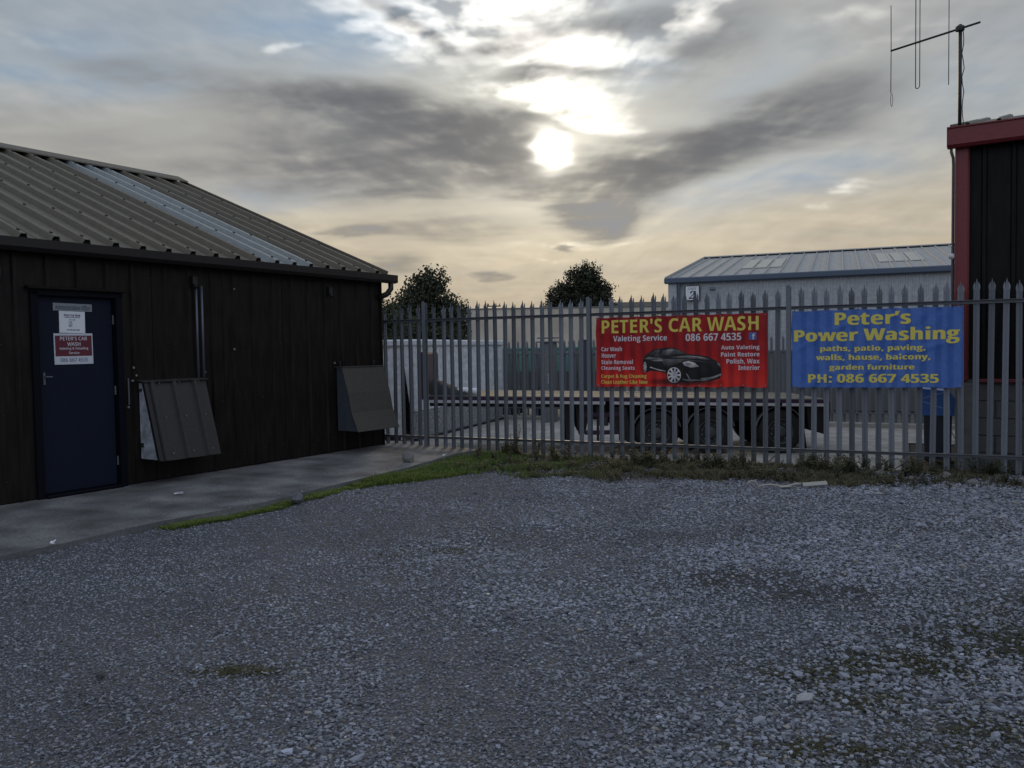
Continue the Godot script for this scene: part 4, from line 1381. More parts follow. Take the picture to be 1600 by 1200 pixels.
func eyelets(b: Node3D, w: float, h: float, wave: Callable, n: int) -> void:
	for j in [0, 1]:
		for i in n:
			var x := -w * 0.5 + 0.03 + (w - 0.06) * i / (n - 1.0)
			var y: float = (0.5 - j) * (h - 0.05)
			var st := begin()
			tube(st, [Vector3(x, y, wave.call(x, y) + 0.001), Vector3(x, y, wave.call(x, y) + 0.005)], 0.009, 8)
			part("eyelet", st, M.steel, b)
			if j == 0:
				st = begin()
				tube(st, [Vector3(x, y, wave.call(x, y) + 0.004), Vector3(x + 0.006, y + 0.035, 0.004), Vector3(x, y + 0.075, -0.01)], 0.0035, 5)
				part("cable_tie", st, M.black, b)

# ---------------------------------------------------------------- in the yard
func tent() -> void:
	var t := thing("canvas_shelter", "white canvas sided wash shelter with its corner flap pulled open", "tent", Vector3(-2.37, YARD, -19.95), 1.2313)
	# x runs back along the side that faces the trailer, z out of that side; the front lies at x = 0
	var L := 6.25
	var st := begin(false)
	var n := 160
	for i in n:
		var p := []
		for k in [i, i + 1]:
			var x: float = L * k / n
			var fold := 0.035 * sin(x * 11.0 + 1.6 * sin(x * 2.3)) + 0.016 * sin(x * 27.0)
			p.append([Vector3(x, 0.72, fold * 1.2), Vector3(x, 1.5, fold), Vector3(x, 2.3, fold * 0.35)])
		for r in 2:
			poly(st, [p[0][r], p[1][r], p[1][r + 1], p[0][r + 1]], Vector3.BACK)
	part("side_curtain", st, M.canvas, t)
	st = begin()
	box(st, Vector3(L * 0.5, 0.37, -0.02), Vector3(L, 0.7, 0.02))
	part("dirty_skirt", st, M.skirt, t)
	st = begin()
	box(st, Vector3(L * 0.5, 0.03, 0.0), Vector3(L, 0.06, 0.08))
	part("base_rail", st, M.black, t)
	st = begin()
	box(st, Vector3(L * 0.5, 2.38, 0.0), Vector3(L + 0.1, 0.16, 0.12), Basis(), 0.03)
	box(st, Vector3(-0.01, 2.38, -1.9), Vector3(0.12, 0.16, 3.7), Basis(), 0.03)
	part("valance", st, M.canvas, t)
	st = begin()
	box(st, Vector3(L * 0.5, 2.45, -1.85), Vector3(L, 0.03, 3.6))
	box(st, Vector3(L * 0.5, 1.2, -3.66), Vector3(L, 2.4, 0.03))
	box(st, Vector3(L - 0.02, 1.2, -1.85), Vector3(0.03, 2.4, 3.6))
	part("roof_and_back", st, M.canvas, t)
	var z := -0.37
	for k in 3:
		st = begin(false)
		for i in 12:
			var a := z - 1.08 * i / 12.0
			var b := z - 1.08 * (i + 1) / 12.0
			var fa := 0.012 * sin(a * 9.0)
			var fb := 0.012 * sin(b * 9.0)
			poly(st, [Vector3(fa, 0.1, a), Vector3(fb, 0.1, b), Vector3(fb, 2.32, b), Vector3(fa, 2.32, a)], Vector3.LEFT)
		part("front_panel", st, M.canvas, t)
		z -= 1.1
	st = begin()
	box(st, Vector3(0.0, 1.2, -0.345), Vector3(0.04, 2.36, 0.04), Basis(), 0.006)
	part("pole", st, M.white, t)
	st = begin(false)
	for i in 8:
		var u0 := i / 8.0
		var u1 := (i + 1) / 8.0
		for r in 10:
			var v0 := r / 10.0
			var v1 := (r + 1) / 10.0
			var pt := func(u: float, v: float) -> Vector3:
				return Vector3(-0.02 - 0.05 * sin(v * 3.0) * u + 0.02 * sin(u * 9.0), lerpf(2.3, 0.35, v), lerpf(0.0, lerpf(-0.31, -0.02, pow(v, 0.8)), u))
			poly(st, [pt.call(u0, v0), pt.call(u1, v0), pt.call(u1, v1), pt.call(u0, v1)], Vector3.LEFT)
	part("open_flap", st, M.canvas, t)

func trailer() -> void:
	var t := thing("flatbed_trailer", "long flatbed trailer with a plank deck and purple side rail behind the fence", "trailer", Vector3(2.93, YARD, -16.7), -0.03)
	var tb := Basis(Vector3.BACK, -0.0233)
	var org := Vector3(0, 1.162, 0)
	var W := 2.48
	var deck := Transform3D(tb, org)
	# deck planks, running lengthwise
	for k in 12:
		for seg in [[-4.7, -0.4], [-0.39, 3.4]]:
			var st := begin()
			box(st, deck * Vector3((seg[0] + seg[1]) * 0.5, -0.018 + rng.randf_range(-0.006, 0.006), -0.11 - k * 0.2045), Vector3(seg[1] - seg[0] - 0.01, 0.036, 0.19), tb * Basis(Vector3.RIGHT, rng.randf_range(-0.02, 0.02)), 0.006)
			part("deck_plank", st, M["plank%d" % (rng.randi() % 4)], t)
	for z in [0.0, -W]:
		var st := begin()
		box(st, deck * Vector3(-0.65, -0.045, z), Vector3(8.15, 0.075, 0.035), tb, 0.008)
		part("side_rail", st, M.purple, t)
		st = begin()
		for x in [[-4.7, -1.05], [-0.95, 2.45], [2.5, 3.42]]:
			box(st, deck * Vector3((x[0] + x[1]) * 0.5, -0.115, z), Vector3(x[1] - x[0], 0.062, 0.03), tb, 0.005)
		part("white_stripe", st, M.stripe, t)
	var st := begin()
	box(st, deck * Vector3(-0.65, -0.06, -W * 0.5), Vector3(8.0, 0.02, W - 0.08), tb)
	for x in 13:
		box(st, deck * Vector3(-4.4 + x * 0.62, -0.12, -W * 0.5), Vector3(0.06, 0.09, W - 0.08), tb)
	for z in [-0.75, -1.75]:
		box(st, deck * Vector3(0.9, -0.33, z), Vector3(5.6, 0.36, 0.12), tb)
		box(st, deck * Vector3(-3.2, -0.21, z), Vector3(3.0, 0.1, 0.12), tb)
	part("chassis", st, M.black, t)
	st = begin()
	prism(st, PackedVector2Array([Vector2(-4.81, -0.08), Vector2(-4.81, 0.86), Vector2(-4.79, 0.89), Vector2(-4.76, 0.88), Vector2(-4.74, 0.84), Vector2(-4.72, -0.08)]), Transform3D(tb * Basis(Vector3.RIGHT, Vector3.UP, Vector3.BACK), org + Vector3(0, 0, -W)), W + 0.02)
	part("headboard", st, M.purple, t)
	# running gear
	for x in [0.0, 1.08, 2.48]:
		st = begin()
		tube(st, [Vector3(x, 0.44, -0.3), Vector3(x, 0.44, -W + 0.3)], 0.07, 10)
		part("axle", st, M.black, t)
		for sgn in [1.0, -1.0]:
			var c := Vector3(x, 0.44, -0.16 if sgn > 0 else -W + 0.16)
			var b := Basis(Vector3.BACK * sgn, Vector3.UP, Vector3.BACK.cross(Vector3.UP) * sgn)
			st = begin(false)
			lathe(st, [Vector2(0.25, 0.10), Vector2(0.30, 0.125), Vector2(0.39, 0.12), Vector2(0.43, 0.09), Vector2(0.44, 0.06), Vector2(0.44, -0.22), Vector2(0.3, -0.25), Vector2(0.25, -0.22)], c, b, 32)
			var wheel := part("wheel", st, M.tyre, t)
			st = begin(false)
			lathe(st, [Vector2(0.255, 0.10), Vector2(0.262, 0.115), Vector2(0.245, 0.115), Vector2(0.235, 0.06), Vector2(0.20, -0.03), Vector2(0.12, 0.01), Vector2(0.115, 0.10), Vector2(0.09, 0.12), Vector2(0.0001, 0.12)], c, b, 28)
			part("rim", st, M.rim, wheel)
			st = begin()
			for k in 10:
				var a := TAU * k / 10.0
				var q := c + b * Vector3(-0.02, 0.165 * cos(a), 0.165 * sin(a))
				tube(st, [q, q + b * Vector3(0.045, 0, 0)], 0.016, 6)
			part("wheel_nuts", st, M.steel, wheel)
			st = begin(false)
			lathe(st, [Vector2(0.485, 0.1), Vector2(0.497, 0.1), Vector2(0.497, -0.26), Vector2(0.485, -0.26), Vector2(0.485, 0.1)], c + Vector3(0, 0.015, 0), b, 20, PI * 0.86, -PI * 0.43)
			part("mudguard", st, M.arch, t)
			st = begin()
			box(st, c + Vector3(0.0, 0.2, -0.3 * sgn), Vector3(0.5, 0.34, 0.1))
			part("spring_hanger", st, M.black, t)
	for z in [-0.25, -W + 0.25]:
		st = begin()
		box(st, Vector3(2.95, 0.36, z), Vector3(0.03, 0.58, 0.44), Basis(Vector3.BACK, 0.14), 0.004)
		part("mud_flap", st, M.black, t)
		st = begin()
		prism(st, PackedVector2Array([Vector2(-0.95, 0.98), Vector2(-0.62, 0.98), Vector2(-0.50, 0.22), Vector2(-0.66, 0.3), Vector2(-0.82, 0.5)]), Transform3D(Basis(), Vector3(0, 0, z - 0.02)), 0.2)
		part("front_flap", st, M.black, t)
	for z in [-0.4, -W + 0.4]:
		st = begin()
		prism(st, PackedVector2Array([Vector2(-1.87, 1.06), Vector2(-1.68, 1.06), Vector2(-1.70, 0.42), Vector2(-1.72, 0.04), Vector2(-1.81, 0.04), Vector2(-1.83, 0.42)]), Transform3D(Basis(), Vector3(0, 0, z - 0.06)), 0.12)
		box(st, Vector3(-1.76, 0.02, z), Vector3(0.26, 0.04, 0.24), Basis(), 0.01)
		part("landing_leg", st, M.black, t)
		st = begin()
		prism(st, PackedVector2Array([Vector2(-1.64, 1.04), Vector2(-1.35, 1.04), Vector2(-1.42, 0.5), Vector2(-1.52, 0.3), Vector2(-1.58, 0.42)]), Transform3D(Basis(), Vector3(0, 0, z - 0.08)), 0.14)
		part("leg_brace", st, M.black, t)
	for y in [0.83, 0.47]:
		st = begin()
		box(st, Vector3(-1.05, y, -0.05), Vector3(0.85, 0.09, 0.03), Basis(), 0.006)
		part("side_guard", st, M.purple, t)
	st = begin()
	box(st, Vector3(-1.2, 0.65, -0.07), Vector3(0.05, 0.7, 0.04))
	box(st, Vector3(-0.75, 0.65, -0.07), Vector3(0.05, 0.7, 0.04))
	part("guard_upright", st, M.black, t)
	st = begin()
	box(st, Vector3(-1.05, 0.66, -0.6), Vector3(0.2, 0.2, 0.3), Basis(), 0.02)
	part("valve_box", st, M.grey, t)
	st = begin()
	prism(st, PackedVector2Array([Vector2(3.0, 1.0), Vector2(3.28, 1.0), Vector2(3.3, 0.8), Vector2(3.38, 0.78), Vector2(3.4, 0.36), Vector2(3.2, 0.42), Vector2(3.06, 0.46)]), Transform3D(Basis(), Vector3(0, 0, -W + 0.1)), W - 0.2)
	part("rear_frame", st, M.black, t)
	st = begin()
	box(st, Vector3(3.45, 0.98, -0.2), Vector3(0.05, 0.12, 0.3), Basis(), 0.01)
	part("tail_lamp", st, M.maroon, t)
	# what lies on the deck against the headboard
	var o := t.transform
	var h := thing("tarpaulin_heap", "dark tarpaulin heap slumped on the deck against the headboard", "tarpaulin", o * (deck * Vector3(-4.3, 0.005, -0.75)), -0.03)
	st = begin(false)
	var hp := func(i: int, j: int) -> Vector3:
		var u := i / 12.0
		var v := j / 8.0
		var top := lerpf(0.36, 0.03, pow(u, 0.8)) * sin(PI * clampf(v, 0.02, 0.98)) ** 0.5
		return Vector3(-0.32 + u * 0.75, maxf(0.0, top + 0.03 * sin(i * 2.1 + j * 1.7)) if j > 0 and j < 8 else 0.0, 0.6 - v * 1.2)
	for i in 12:
		for j in 8:
			poly(st, [hp.call(i, j), hp.call(i + 1, j), hp.call(i + 1, j + 1), hp.call(i, j + 1)], Vector3.UP)
	part("sheet", st, mat(lin(0.015, 0.018, 0.02), 0.95), h)
	h = thing("white_sack", "small white sack lying on the trailer deck beside the dark heap", "sack", o * (deck * Vector3(-3.86, 0.005, -0.5)), -0.03)
	st = begin(false)
	lathe(st, [Vector2(0.0001, -0.28), Vector2(0.05, -0.22), Vector2(0.075, -0.08), Vector2(0.07, 0.08), Vector2(0.085, 0.16), Vector2(0.04, 0.25), Vector2(0.0001, 0.27)], Vector3(0, 0.07, 0), Basis(Vector3.BACK, -0.1), 12)
	part("bag", st, M.paper, h)

func yard_clutter() -> void:
	# the wheelie bin in the corner by the red trimmed unit
	var t := thing("wheelie_bin", "dark wheeled bin with a bright blue lid by the red corner", "bin", Vector3(5.63, 0, -10.95), -0.45)
	var st := begin()
	prism(st, PackedVector2Array([Vector2(-0.155, 0.06), Vector2(0.155, 0.06), Vector2(0.165, 0.66), Vector2(-0.165, 0.66)]), Transform3D(Basis(), Vector3(0, 0, -0.2)), 0.4)
	part("body", st, M.bin_body, t)
	st = begin()
	prism(st, PackedVector2Array([Vector2(-0.19, 0.64), Vector2(0.19, 0.64), Vector2(0.2, 0.86), Vector2(0.13, 0.96), Vector2(-0.19, 0.99)]), Transform3D(Basis(), Vector3(0, 0, -0.22)), 0.44)
	part("lid", st, M.blue_plastic, t)
	for q in [[0.9, 0.3], [0.78, -0.35]]:
		st = begin()
		box(st, Vector3(-0.06, q[0], 0.223), Vector3(0.24, 0.012, 0.004), Basis(Vector3.BACK, q[1]))
		part("scuff_stripe", st, mat(lin(0.3, 0.42, 0.7), 0.6), t)
	for x in [-0.13, 0.13]:
		st = begin(false)
		lathe(st, [Vector2(0.0001, 0.02), Vector2(0.07, 0.02), Vector2(0.075, 0.0), Vector2(0.07, -0.02), Vector2(0.0001, -0.02)], Vector3(x, 0.075, -0.17), Basis(), 14)
		part("wheel", st, M.tyre, t)

# ---------------------------------------------------------------- trees
func leaf_clump(sd: int, size: float, count: int) -> ArrayMesh:
	var r := RandomNumberGenerator.new()
	r.seed = sd
	var st := begin()
	for i in count:
		var c := Vector3(r.randf_range(-1, 1), r.randf_range(-1, 1), r.randf_range(-1, 1)) * size * 1.5
		var d := Vector3(r.randf_range(-1, 1), r.randf_range(-0.8, 0.6), r.randf_range(-1, 1)).normalized()
		var s := d.cross(Vector3(r.randf() - 0.5, 1.0, r.randf() - 0.5)).normalized() * size * 0.36
		var l := d * size
		var n := d.cross(s).normalized() * size * 0.1
		for q in [[c, c + l * 0.5 + s, c + l + n], [c, c + l + n, c + l * 0.5 - s]]:
			poly(st, q, n)
	st.generate_normals()
	return st.commit()

func tree(called: String, label: String, at: Vector3, h: float, lobes: Array, leaf: float, density: float, c0: Color, sd: int, group := "", category := "tree") -> void:
	var t := thing(called, label, category, at, 0.0, group)
	var r := RandomNumberGenerator.new()
	r.seed = sd
	var st := begin(false)
	var limbs := begin(false)
	var top := Vector3(0, h * 0.62, 0)
	tube(st, [Vector3.ZERO, Vector3(0.1, h * 0.3, 0.05), top], h * 0.035, 9, h * 0.012)
	part("trunk", st, M.bark, t)
	var xf := []
	var cols := []
	for lb in lobes:
		var c: Vector3 = lb[0]
		var rad: Vector3 = lb[1]
		var from := Vector3(0.05, h * 0.25 + 0.25 * absf(c.y - h * 0.25), 0.0)
		tube(limbs, [from, from.lerp(c, 0.5) + Vector3(0, -0.1, 0), c], h * 0.014, 6, h * 0.004)
		for k in 4:
			var e := c + Vector3(r.randf_range(-1, 1) * rad.x, r.randf_range(-0.3, 1) * rad.y, r.randf_range(-1, 1) * rad.z) * 0.75
			tube(limbs, [c.lerp(from, 0.3), c.lerp(e, 0.5) + Vector3(0, 0.05, 0), e], h * 0.005, 5, h * 0.0015)
		rad *= r.randf_range(0.78, 1.0)
		var n := int(rad.x * rad.y * density)
		for i in n:
			var d := Vector3(r.randfn(), r.randfn(), r.randfn()).normalized()
			var k := pow(r.randf(), 0.45)
			if r.randf() < 0.2:
				k *= r.randf_range(1.0, 1.28)
			var p := c + d * rad * k
			if n_mid.get_noise_3d(p.x * 15.0 + sd, p.y * 15.0, p.z * 15.0) < 0.02:
				continue
			var b := Basis.from_euler(Vector3(r.randf() * TAU, r.randf() * TAU, r.randf() * TAU)).scaled(Vector3.ONE * r.randf_range(0.7, 1.3))
			xf.append(Transform3D(b, p))
			cols.append(c0 * r.randf_range(0.55, 1.5))
	# sprigs that stand out of the outline
	for k in 46:
		var lb: Array = lobes[r.randi() % lobes.size()]
		var d := Vector3(r.randfn(), absf(r.randfn()) * 0.9, r.randfn()).normalized()
		var a: Vector3 = lb[0] + d * lb[1] * 0.8
		var e: Vector3 = a + (d + Vector3(0, 0.5, 0)).normalized() * h * r.randf_range(0.03, 0.085)
		tube(limbs, [a, e], h * 0.0016, 4, h * 0.0008)
		for j in 7:
			xf.append(Transform3D(Basis.from_euler(Vector3(r.randf() * TAU, r.randf() * TAU, r.randf() * TAU)).scaled(Vector3.ONE * r.randf_range(0.35, 0.75)), a.lerp(e, j / 6.0)))
			cols.append(c0 * r.randf_range(0.55, 1.5))
	part("limbs", limbs, M.bark, t)
	copies("crown", leaf_clump(sd, leaf, 9), M.leaf, xf, cols, t)

func trees() -> void:
	var dk := Color(0.032, 0.039, 0.018)
	tree("broadleaf_tree", "dense dark round-topped tree rising behind the white shelter", Vector3(-4.55, YARD, -45), 6.9, [[Vector3(-0.2, 5.0, 0), Vector3(1.15, 1.55, 1.2)], [Vector3(-1.1, 4.0, 0.2), Vector3(1.0, 1.2, 1.0)], [Vector3(1.2, 3.9, 0), Vector3(1.05, 1.35, 1.0)], [Vector3(0.1, 3.2, 0), Vector3(1.9, 1.1, 1.2)], [Vector3(1.65, 2.6, 0), Vector3(0.6, 1.1, 0.7)], [Vector3(0.3, 5.75, 0), Vector3(0.8, 0.75, 0.7)], [Vector3(-1.2, 2.4, 0), Vector3(1.1, 1.0, 0.9)]], 0.17, 560, dk, 31)
	tree("broadleaf_tree", "dark spreading tree standing alone above the beige warehouse", Vector3(6.2, YARD, -73), 9.6, [[Vector3(0.1, 7.8, 0), Vector3(1.9, 1.6, 1.6)], [Vector3(-1.5, 6.6, 0.2), Vector3(1.5, 1.3, 1.3)], [Vector3(1.5, 6.7, 0), Vector3(1.3, 1.5, 1.3)], [Vector3(0.1, 5.9, 0), Vector3(2.8, 1.1, 1.8)], [Vector3(-2.0, 5.4, 0), Vector3(1.2, 1.0, 1.0)], [Vector3(2.2, 5.4, 0), Vector3(1.0, 0.9, 1.0)], [Vector3(0.9, 8.6, 0), Vector3(0.9, 0.8, 0.9)]], 0.24, 290, dk * 0.8, 47)
	tree("leafy_bush", "loose leafy bush showing between the shed gutter and the dark tree", Vector3(-5.6, YARD, -36), 4.3, [[Vector3(0.3, 3.1, 0), Vector3(0.9, 1.0, 0.8)], [Vector3(1.1, 2.7, 0), Vector3(0.8, 0.9, 0.7)], [Vector3(-0.5, 3.5, 0), Vector3(0.8, 1.1, 0.7)]], 0.16, 330, Color(0.05, 0.068, 0.026), 53, "", "bush")
	tree("leafy_bush", "dark low bush directly behind the white shelter roof", Vector3(-3.6, YARD, -34), 3.6, [[Vector3(-0.5, 2.3, 0), Vector3(1.1, 0.8, 0.7)], [Vector3(0.6, 2.3, 0), Vector3(1.1, 0.75, 0.7)], [Vector3(0.1, 1.5, 0), Vector3(1.9, 0.9, 0.8)]], 0.15, 620, dk * 0.9, 61, "", "bush")

# ---------------------------------------------------------------- gravel, grass, small things
func stone_mesh(sd: int) -> ArrayMesh:
	var r := RandomNumberGenerator.new()
	r.seed = sd
	var s := SphereMesh.new()
	s.radius = 1.0
	s.height = 2.0
	s.radial_segments = 5
	s.rings = 2
	var arr := s.get_mesh_arrays()
	var v: PackedVector3Array = arr[Mesh.ARRAY_VERTEX]
	var seen := {}
	var ax := Vector3(r.randf_range(0.8, 1.4), r.randf_range(0.38, 0.62), r.randf_range(0.65, 1.05))
	for i in v.size():
		var key := v[i].snapped(Vector3.ONE * 0.01)
		if not seen.has(key):
			seen[key] = r.randf_range(0.62, 1.25)
		v[i] = v[i] * seen[key] * ax
	var st := begin()
	var ix: PackedInt32Array = arr[Mesh.ARRAY_INDEX]
	for i in range(0, ix.size(), 3):
		if not v[ix[i]].is_equal_approx(v[ix[i + 1]]) and not v[ix[i + 1]].is_equal_approx(v[ix[i + 2]]) and not v[ix[i]].is_equal_approx(v[ix[i + 2]]):
			poly(st, [v[ix[i]], v[ix[i + 1]], v[ix[i + 2]]], v[ix[i]] + v[ix[i + 1]] + v[ix[i + 2]])
	st.generate_normals()
	return st.commit()

# where wheels and feet have pressed the gravel into fines: two faint curved tracks and some worn patches
func trodden(x: float, z: float) -> float:
	var w := n_big.get_noise_2d(x * 3.0 + 7.0, z * 3.0) * 0.5
	var track := 0.0
	for off in [-0.2, 1.5]:
		var cx: float = -2.6 + off + 0.035 * (z + 12.5) * (z + 12.5) * 0.9 + w
		track = maxf(track, exp(-pow((x - cx) / 0.34, 2.0)))
	var worn := smoothstep(0.05, 0.5, n_big.get_noise_2d(x * 2.2 - 60.0, z * 4.0))
	return clampf(0.55 * track + 0.6 * worn + 0.35 * smoothstep(-0.6, -3.0, x + 0.12 * (z + 4.0)), 0.0, 1.0)

func gravel() -> void:
	var kinds := 6
	var xf := []
	var cols := []
	for i in kinds:
		xf.append([])
		cols.append([])
	for i in 430000:
		var z := -rng.randf_range(2.3, 13.4)
		var x := rng.randf_range(-1, 1) * (0.68 * -z + 1.0)
		var p := Vector3(x, 0, z)
		var n := (p - FP).dot(FN)
		var t := (p - FP).dot(FD)
		if n < -0.05 or t > 9.4:
			continue
		if x < -0.3:
			var off := (p - SP).dot(SN)
			if off < 0.7:
				continue
			if Geometry2D.is_point_in_polygon(Vector2(x, z), apron):
				if n < 0.5 or rng.randf() > 0.1 * smoothstep(0.7, 1.4, off):
					continue
				p.y = lerpf(0.1, 0.05, clampf(off / 1.3, 0, 1)) - ground_height(x, z)
		var big := n_big.get_noise_2d(x * 5.0 + 40.0, z * 5.0)
		# coarse and loose towards the lower right, fine and trodden to the left
		var coarse := clampf(0.62 + 0.16 * x - 0.05 * (-z - 4.0) + 0.5 * big, 0.25, 1.15)
		var bare := maxf(amount(damp, x, z), amount(moss, x, z)) if z > -7.6 else 0.0
		var fines := trodden(x, z)
		if rng.randf() < 0.2 * fines:
			continue
		coarse *= 1.0 - 0.35 * fines
		if rng.randf() > 0.8 + 0.3 * coarse or rng.randf() < bare * 0.75:
			continue
		if t > -0.5 and rng.randf() < (0.85 - 0.5 * smoothstep(4.5, 7.0, t)) * strip(t, n):
			continue
		var s := (0.0055 + 0.0125 * pow(rng.randf(), 2.6)) * (0.52 + 0.56 * coarse)
		if rng.randf() < 0.02 * coarse:
			s *= 1.9
		s *= 1.0 + 0.02 * maxf(-z - 5.0, 0.0)
		var b := Basis.from_euler(Vector3(rng.randf_range(-0.35, 0.35), rng.randf() * TAU, rng.randf_range(-0.35, 0.35))).scaled(Vector3(s * rng.randf_range(0.9, 1.35), s, s))
		var k := rng.randi() % kinds
		xf[k].append(Transform3D(b, Vector3(x, p.y + ground_height(x, z) + s * rng.randf_range(0.0, 0.45), z)))
		var v := 0.29 * (1.0 - 0.14 * smoothstep(-5.5, -3.0, z)) * (0.45 + 0.8 * pow(rng.randf(), 1.1)) * (1.0 + 0.22 * big)
		if rng.randf() < 0.015:
			v *= 1.6
		if rng.randf() < 0.07:
			v *= 0.4
		var c := Color(v * 0.92, v * 0.98, v * 1.16)
		if rng.randf() < 0.06:
			c = Color(v * 1.05, v * 0.98, v * 0.88)
		cols[k].append(c)
	var g := Node3D.new()
	g.name = "loose_gravel"
	g.set_meta("kind", "stuff")
	tag(g, "loose grey gravel strewn over the whole lot", "gravel")
	add_child(g)
	for k in kinds:
		copies("stones", stone_mesh(70 + k), M.stone, xf[k], cols[k], g)

func blade_tuft(sd: int, n: int, spread: float, h: float) -> ArrayMesh:
	var r := RandomNumberGenerator.new()
	r.seed = sd
	var st := begin()
	for i in n:
		var a := r.randf() * TAU
		var o := Vector3(cos(a), 0, sin(a)) * spread * sqrt(r.randf())
		var la := r.randf() * TAU
		var lean := Vector3(cos(la), 0, sin(la)) * h * r.randf_range(0.15, 0.75)
		var hh := h * r.randf_range(0.5, 1.0)
		var s := Vector3(-sin(la), 0, cos(la)) * 0.0032
		var m := o + lean * 0.35 + Vector3(0, hh * 0.6, 0)
		var e := o + lean + Vector3(0, hh, 0)
		poly(st, [o - s, o + s, m + s * 0.8, m - s * 0.8], lean + Vector3(0, 0.01, 0))
		poly(st, [m - s * 0.8, m + s * 0.8, e], lean + Vector3(0, 0.01, 0))
	st.generate_normals()
	return st.commit()

func weed_mesh(sd: int, stems: int, h: float, leaf: float) -> ArrayMesh:
	var r := RandomNumberGenerator.new()
	r.seed = sd
	var st := begin()
	for i in stems:
		var a := r.randf() * TAU
		var tip := Vector3(cos(a) * 0.3, 1.0, sin(a) * 0.3) * h * r.randf_range(0.55, 1.0)
		tube(st, [Vector3.ZERO, tip * 0.5 + Vector3(0, 0.02, 0), tip], 0.0025, 4, 0.001)
		for k in 11:
			var p := tip * (0.2 + 0.08 * k)
			var la := r.randf() * TAU
			var d := Vector3(cos(la), r.randf_range(0.0, 0.7), sin(la)).normalized() * leaf * r.randf_range(0.6, 1.1)
			var s := d.cross(Vector3.UP).normalized() * leaf * 0.22
			poly(st, [p, p + d * 0.5 + s, p + d, p + d * 0.5 - s], Vector3.UP)
	st.generate_normals()
	return st.commit()

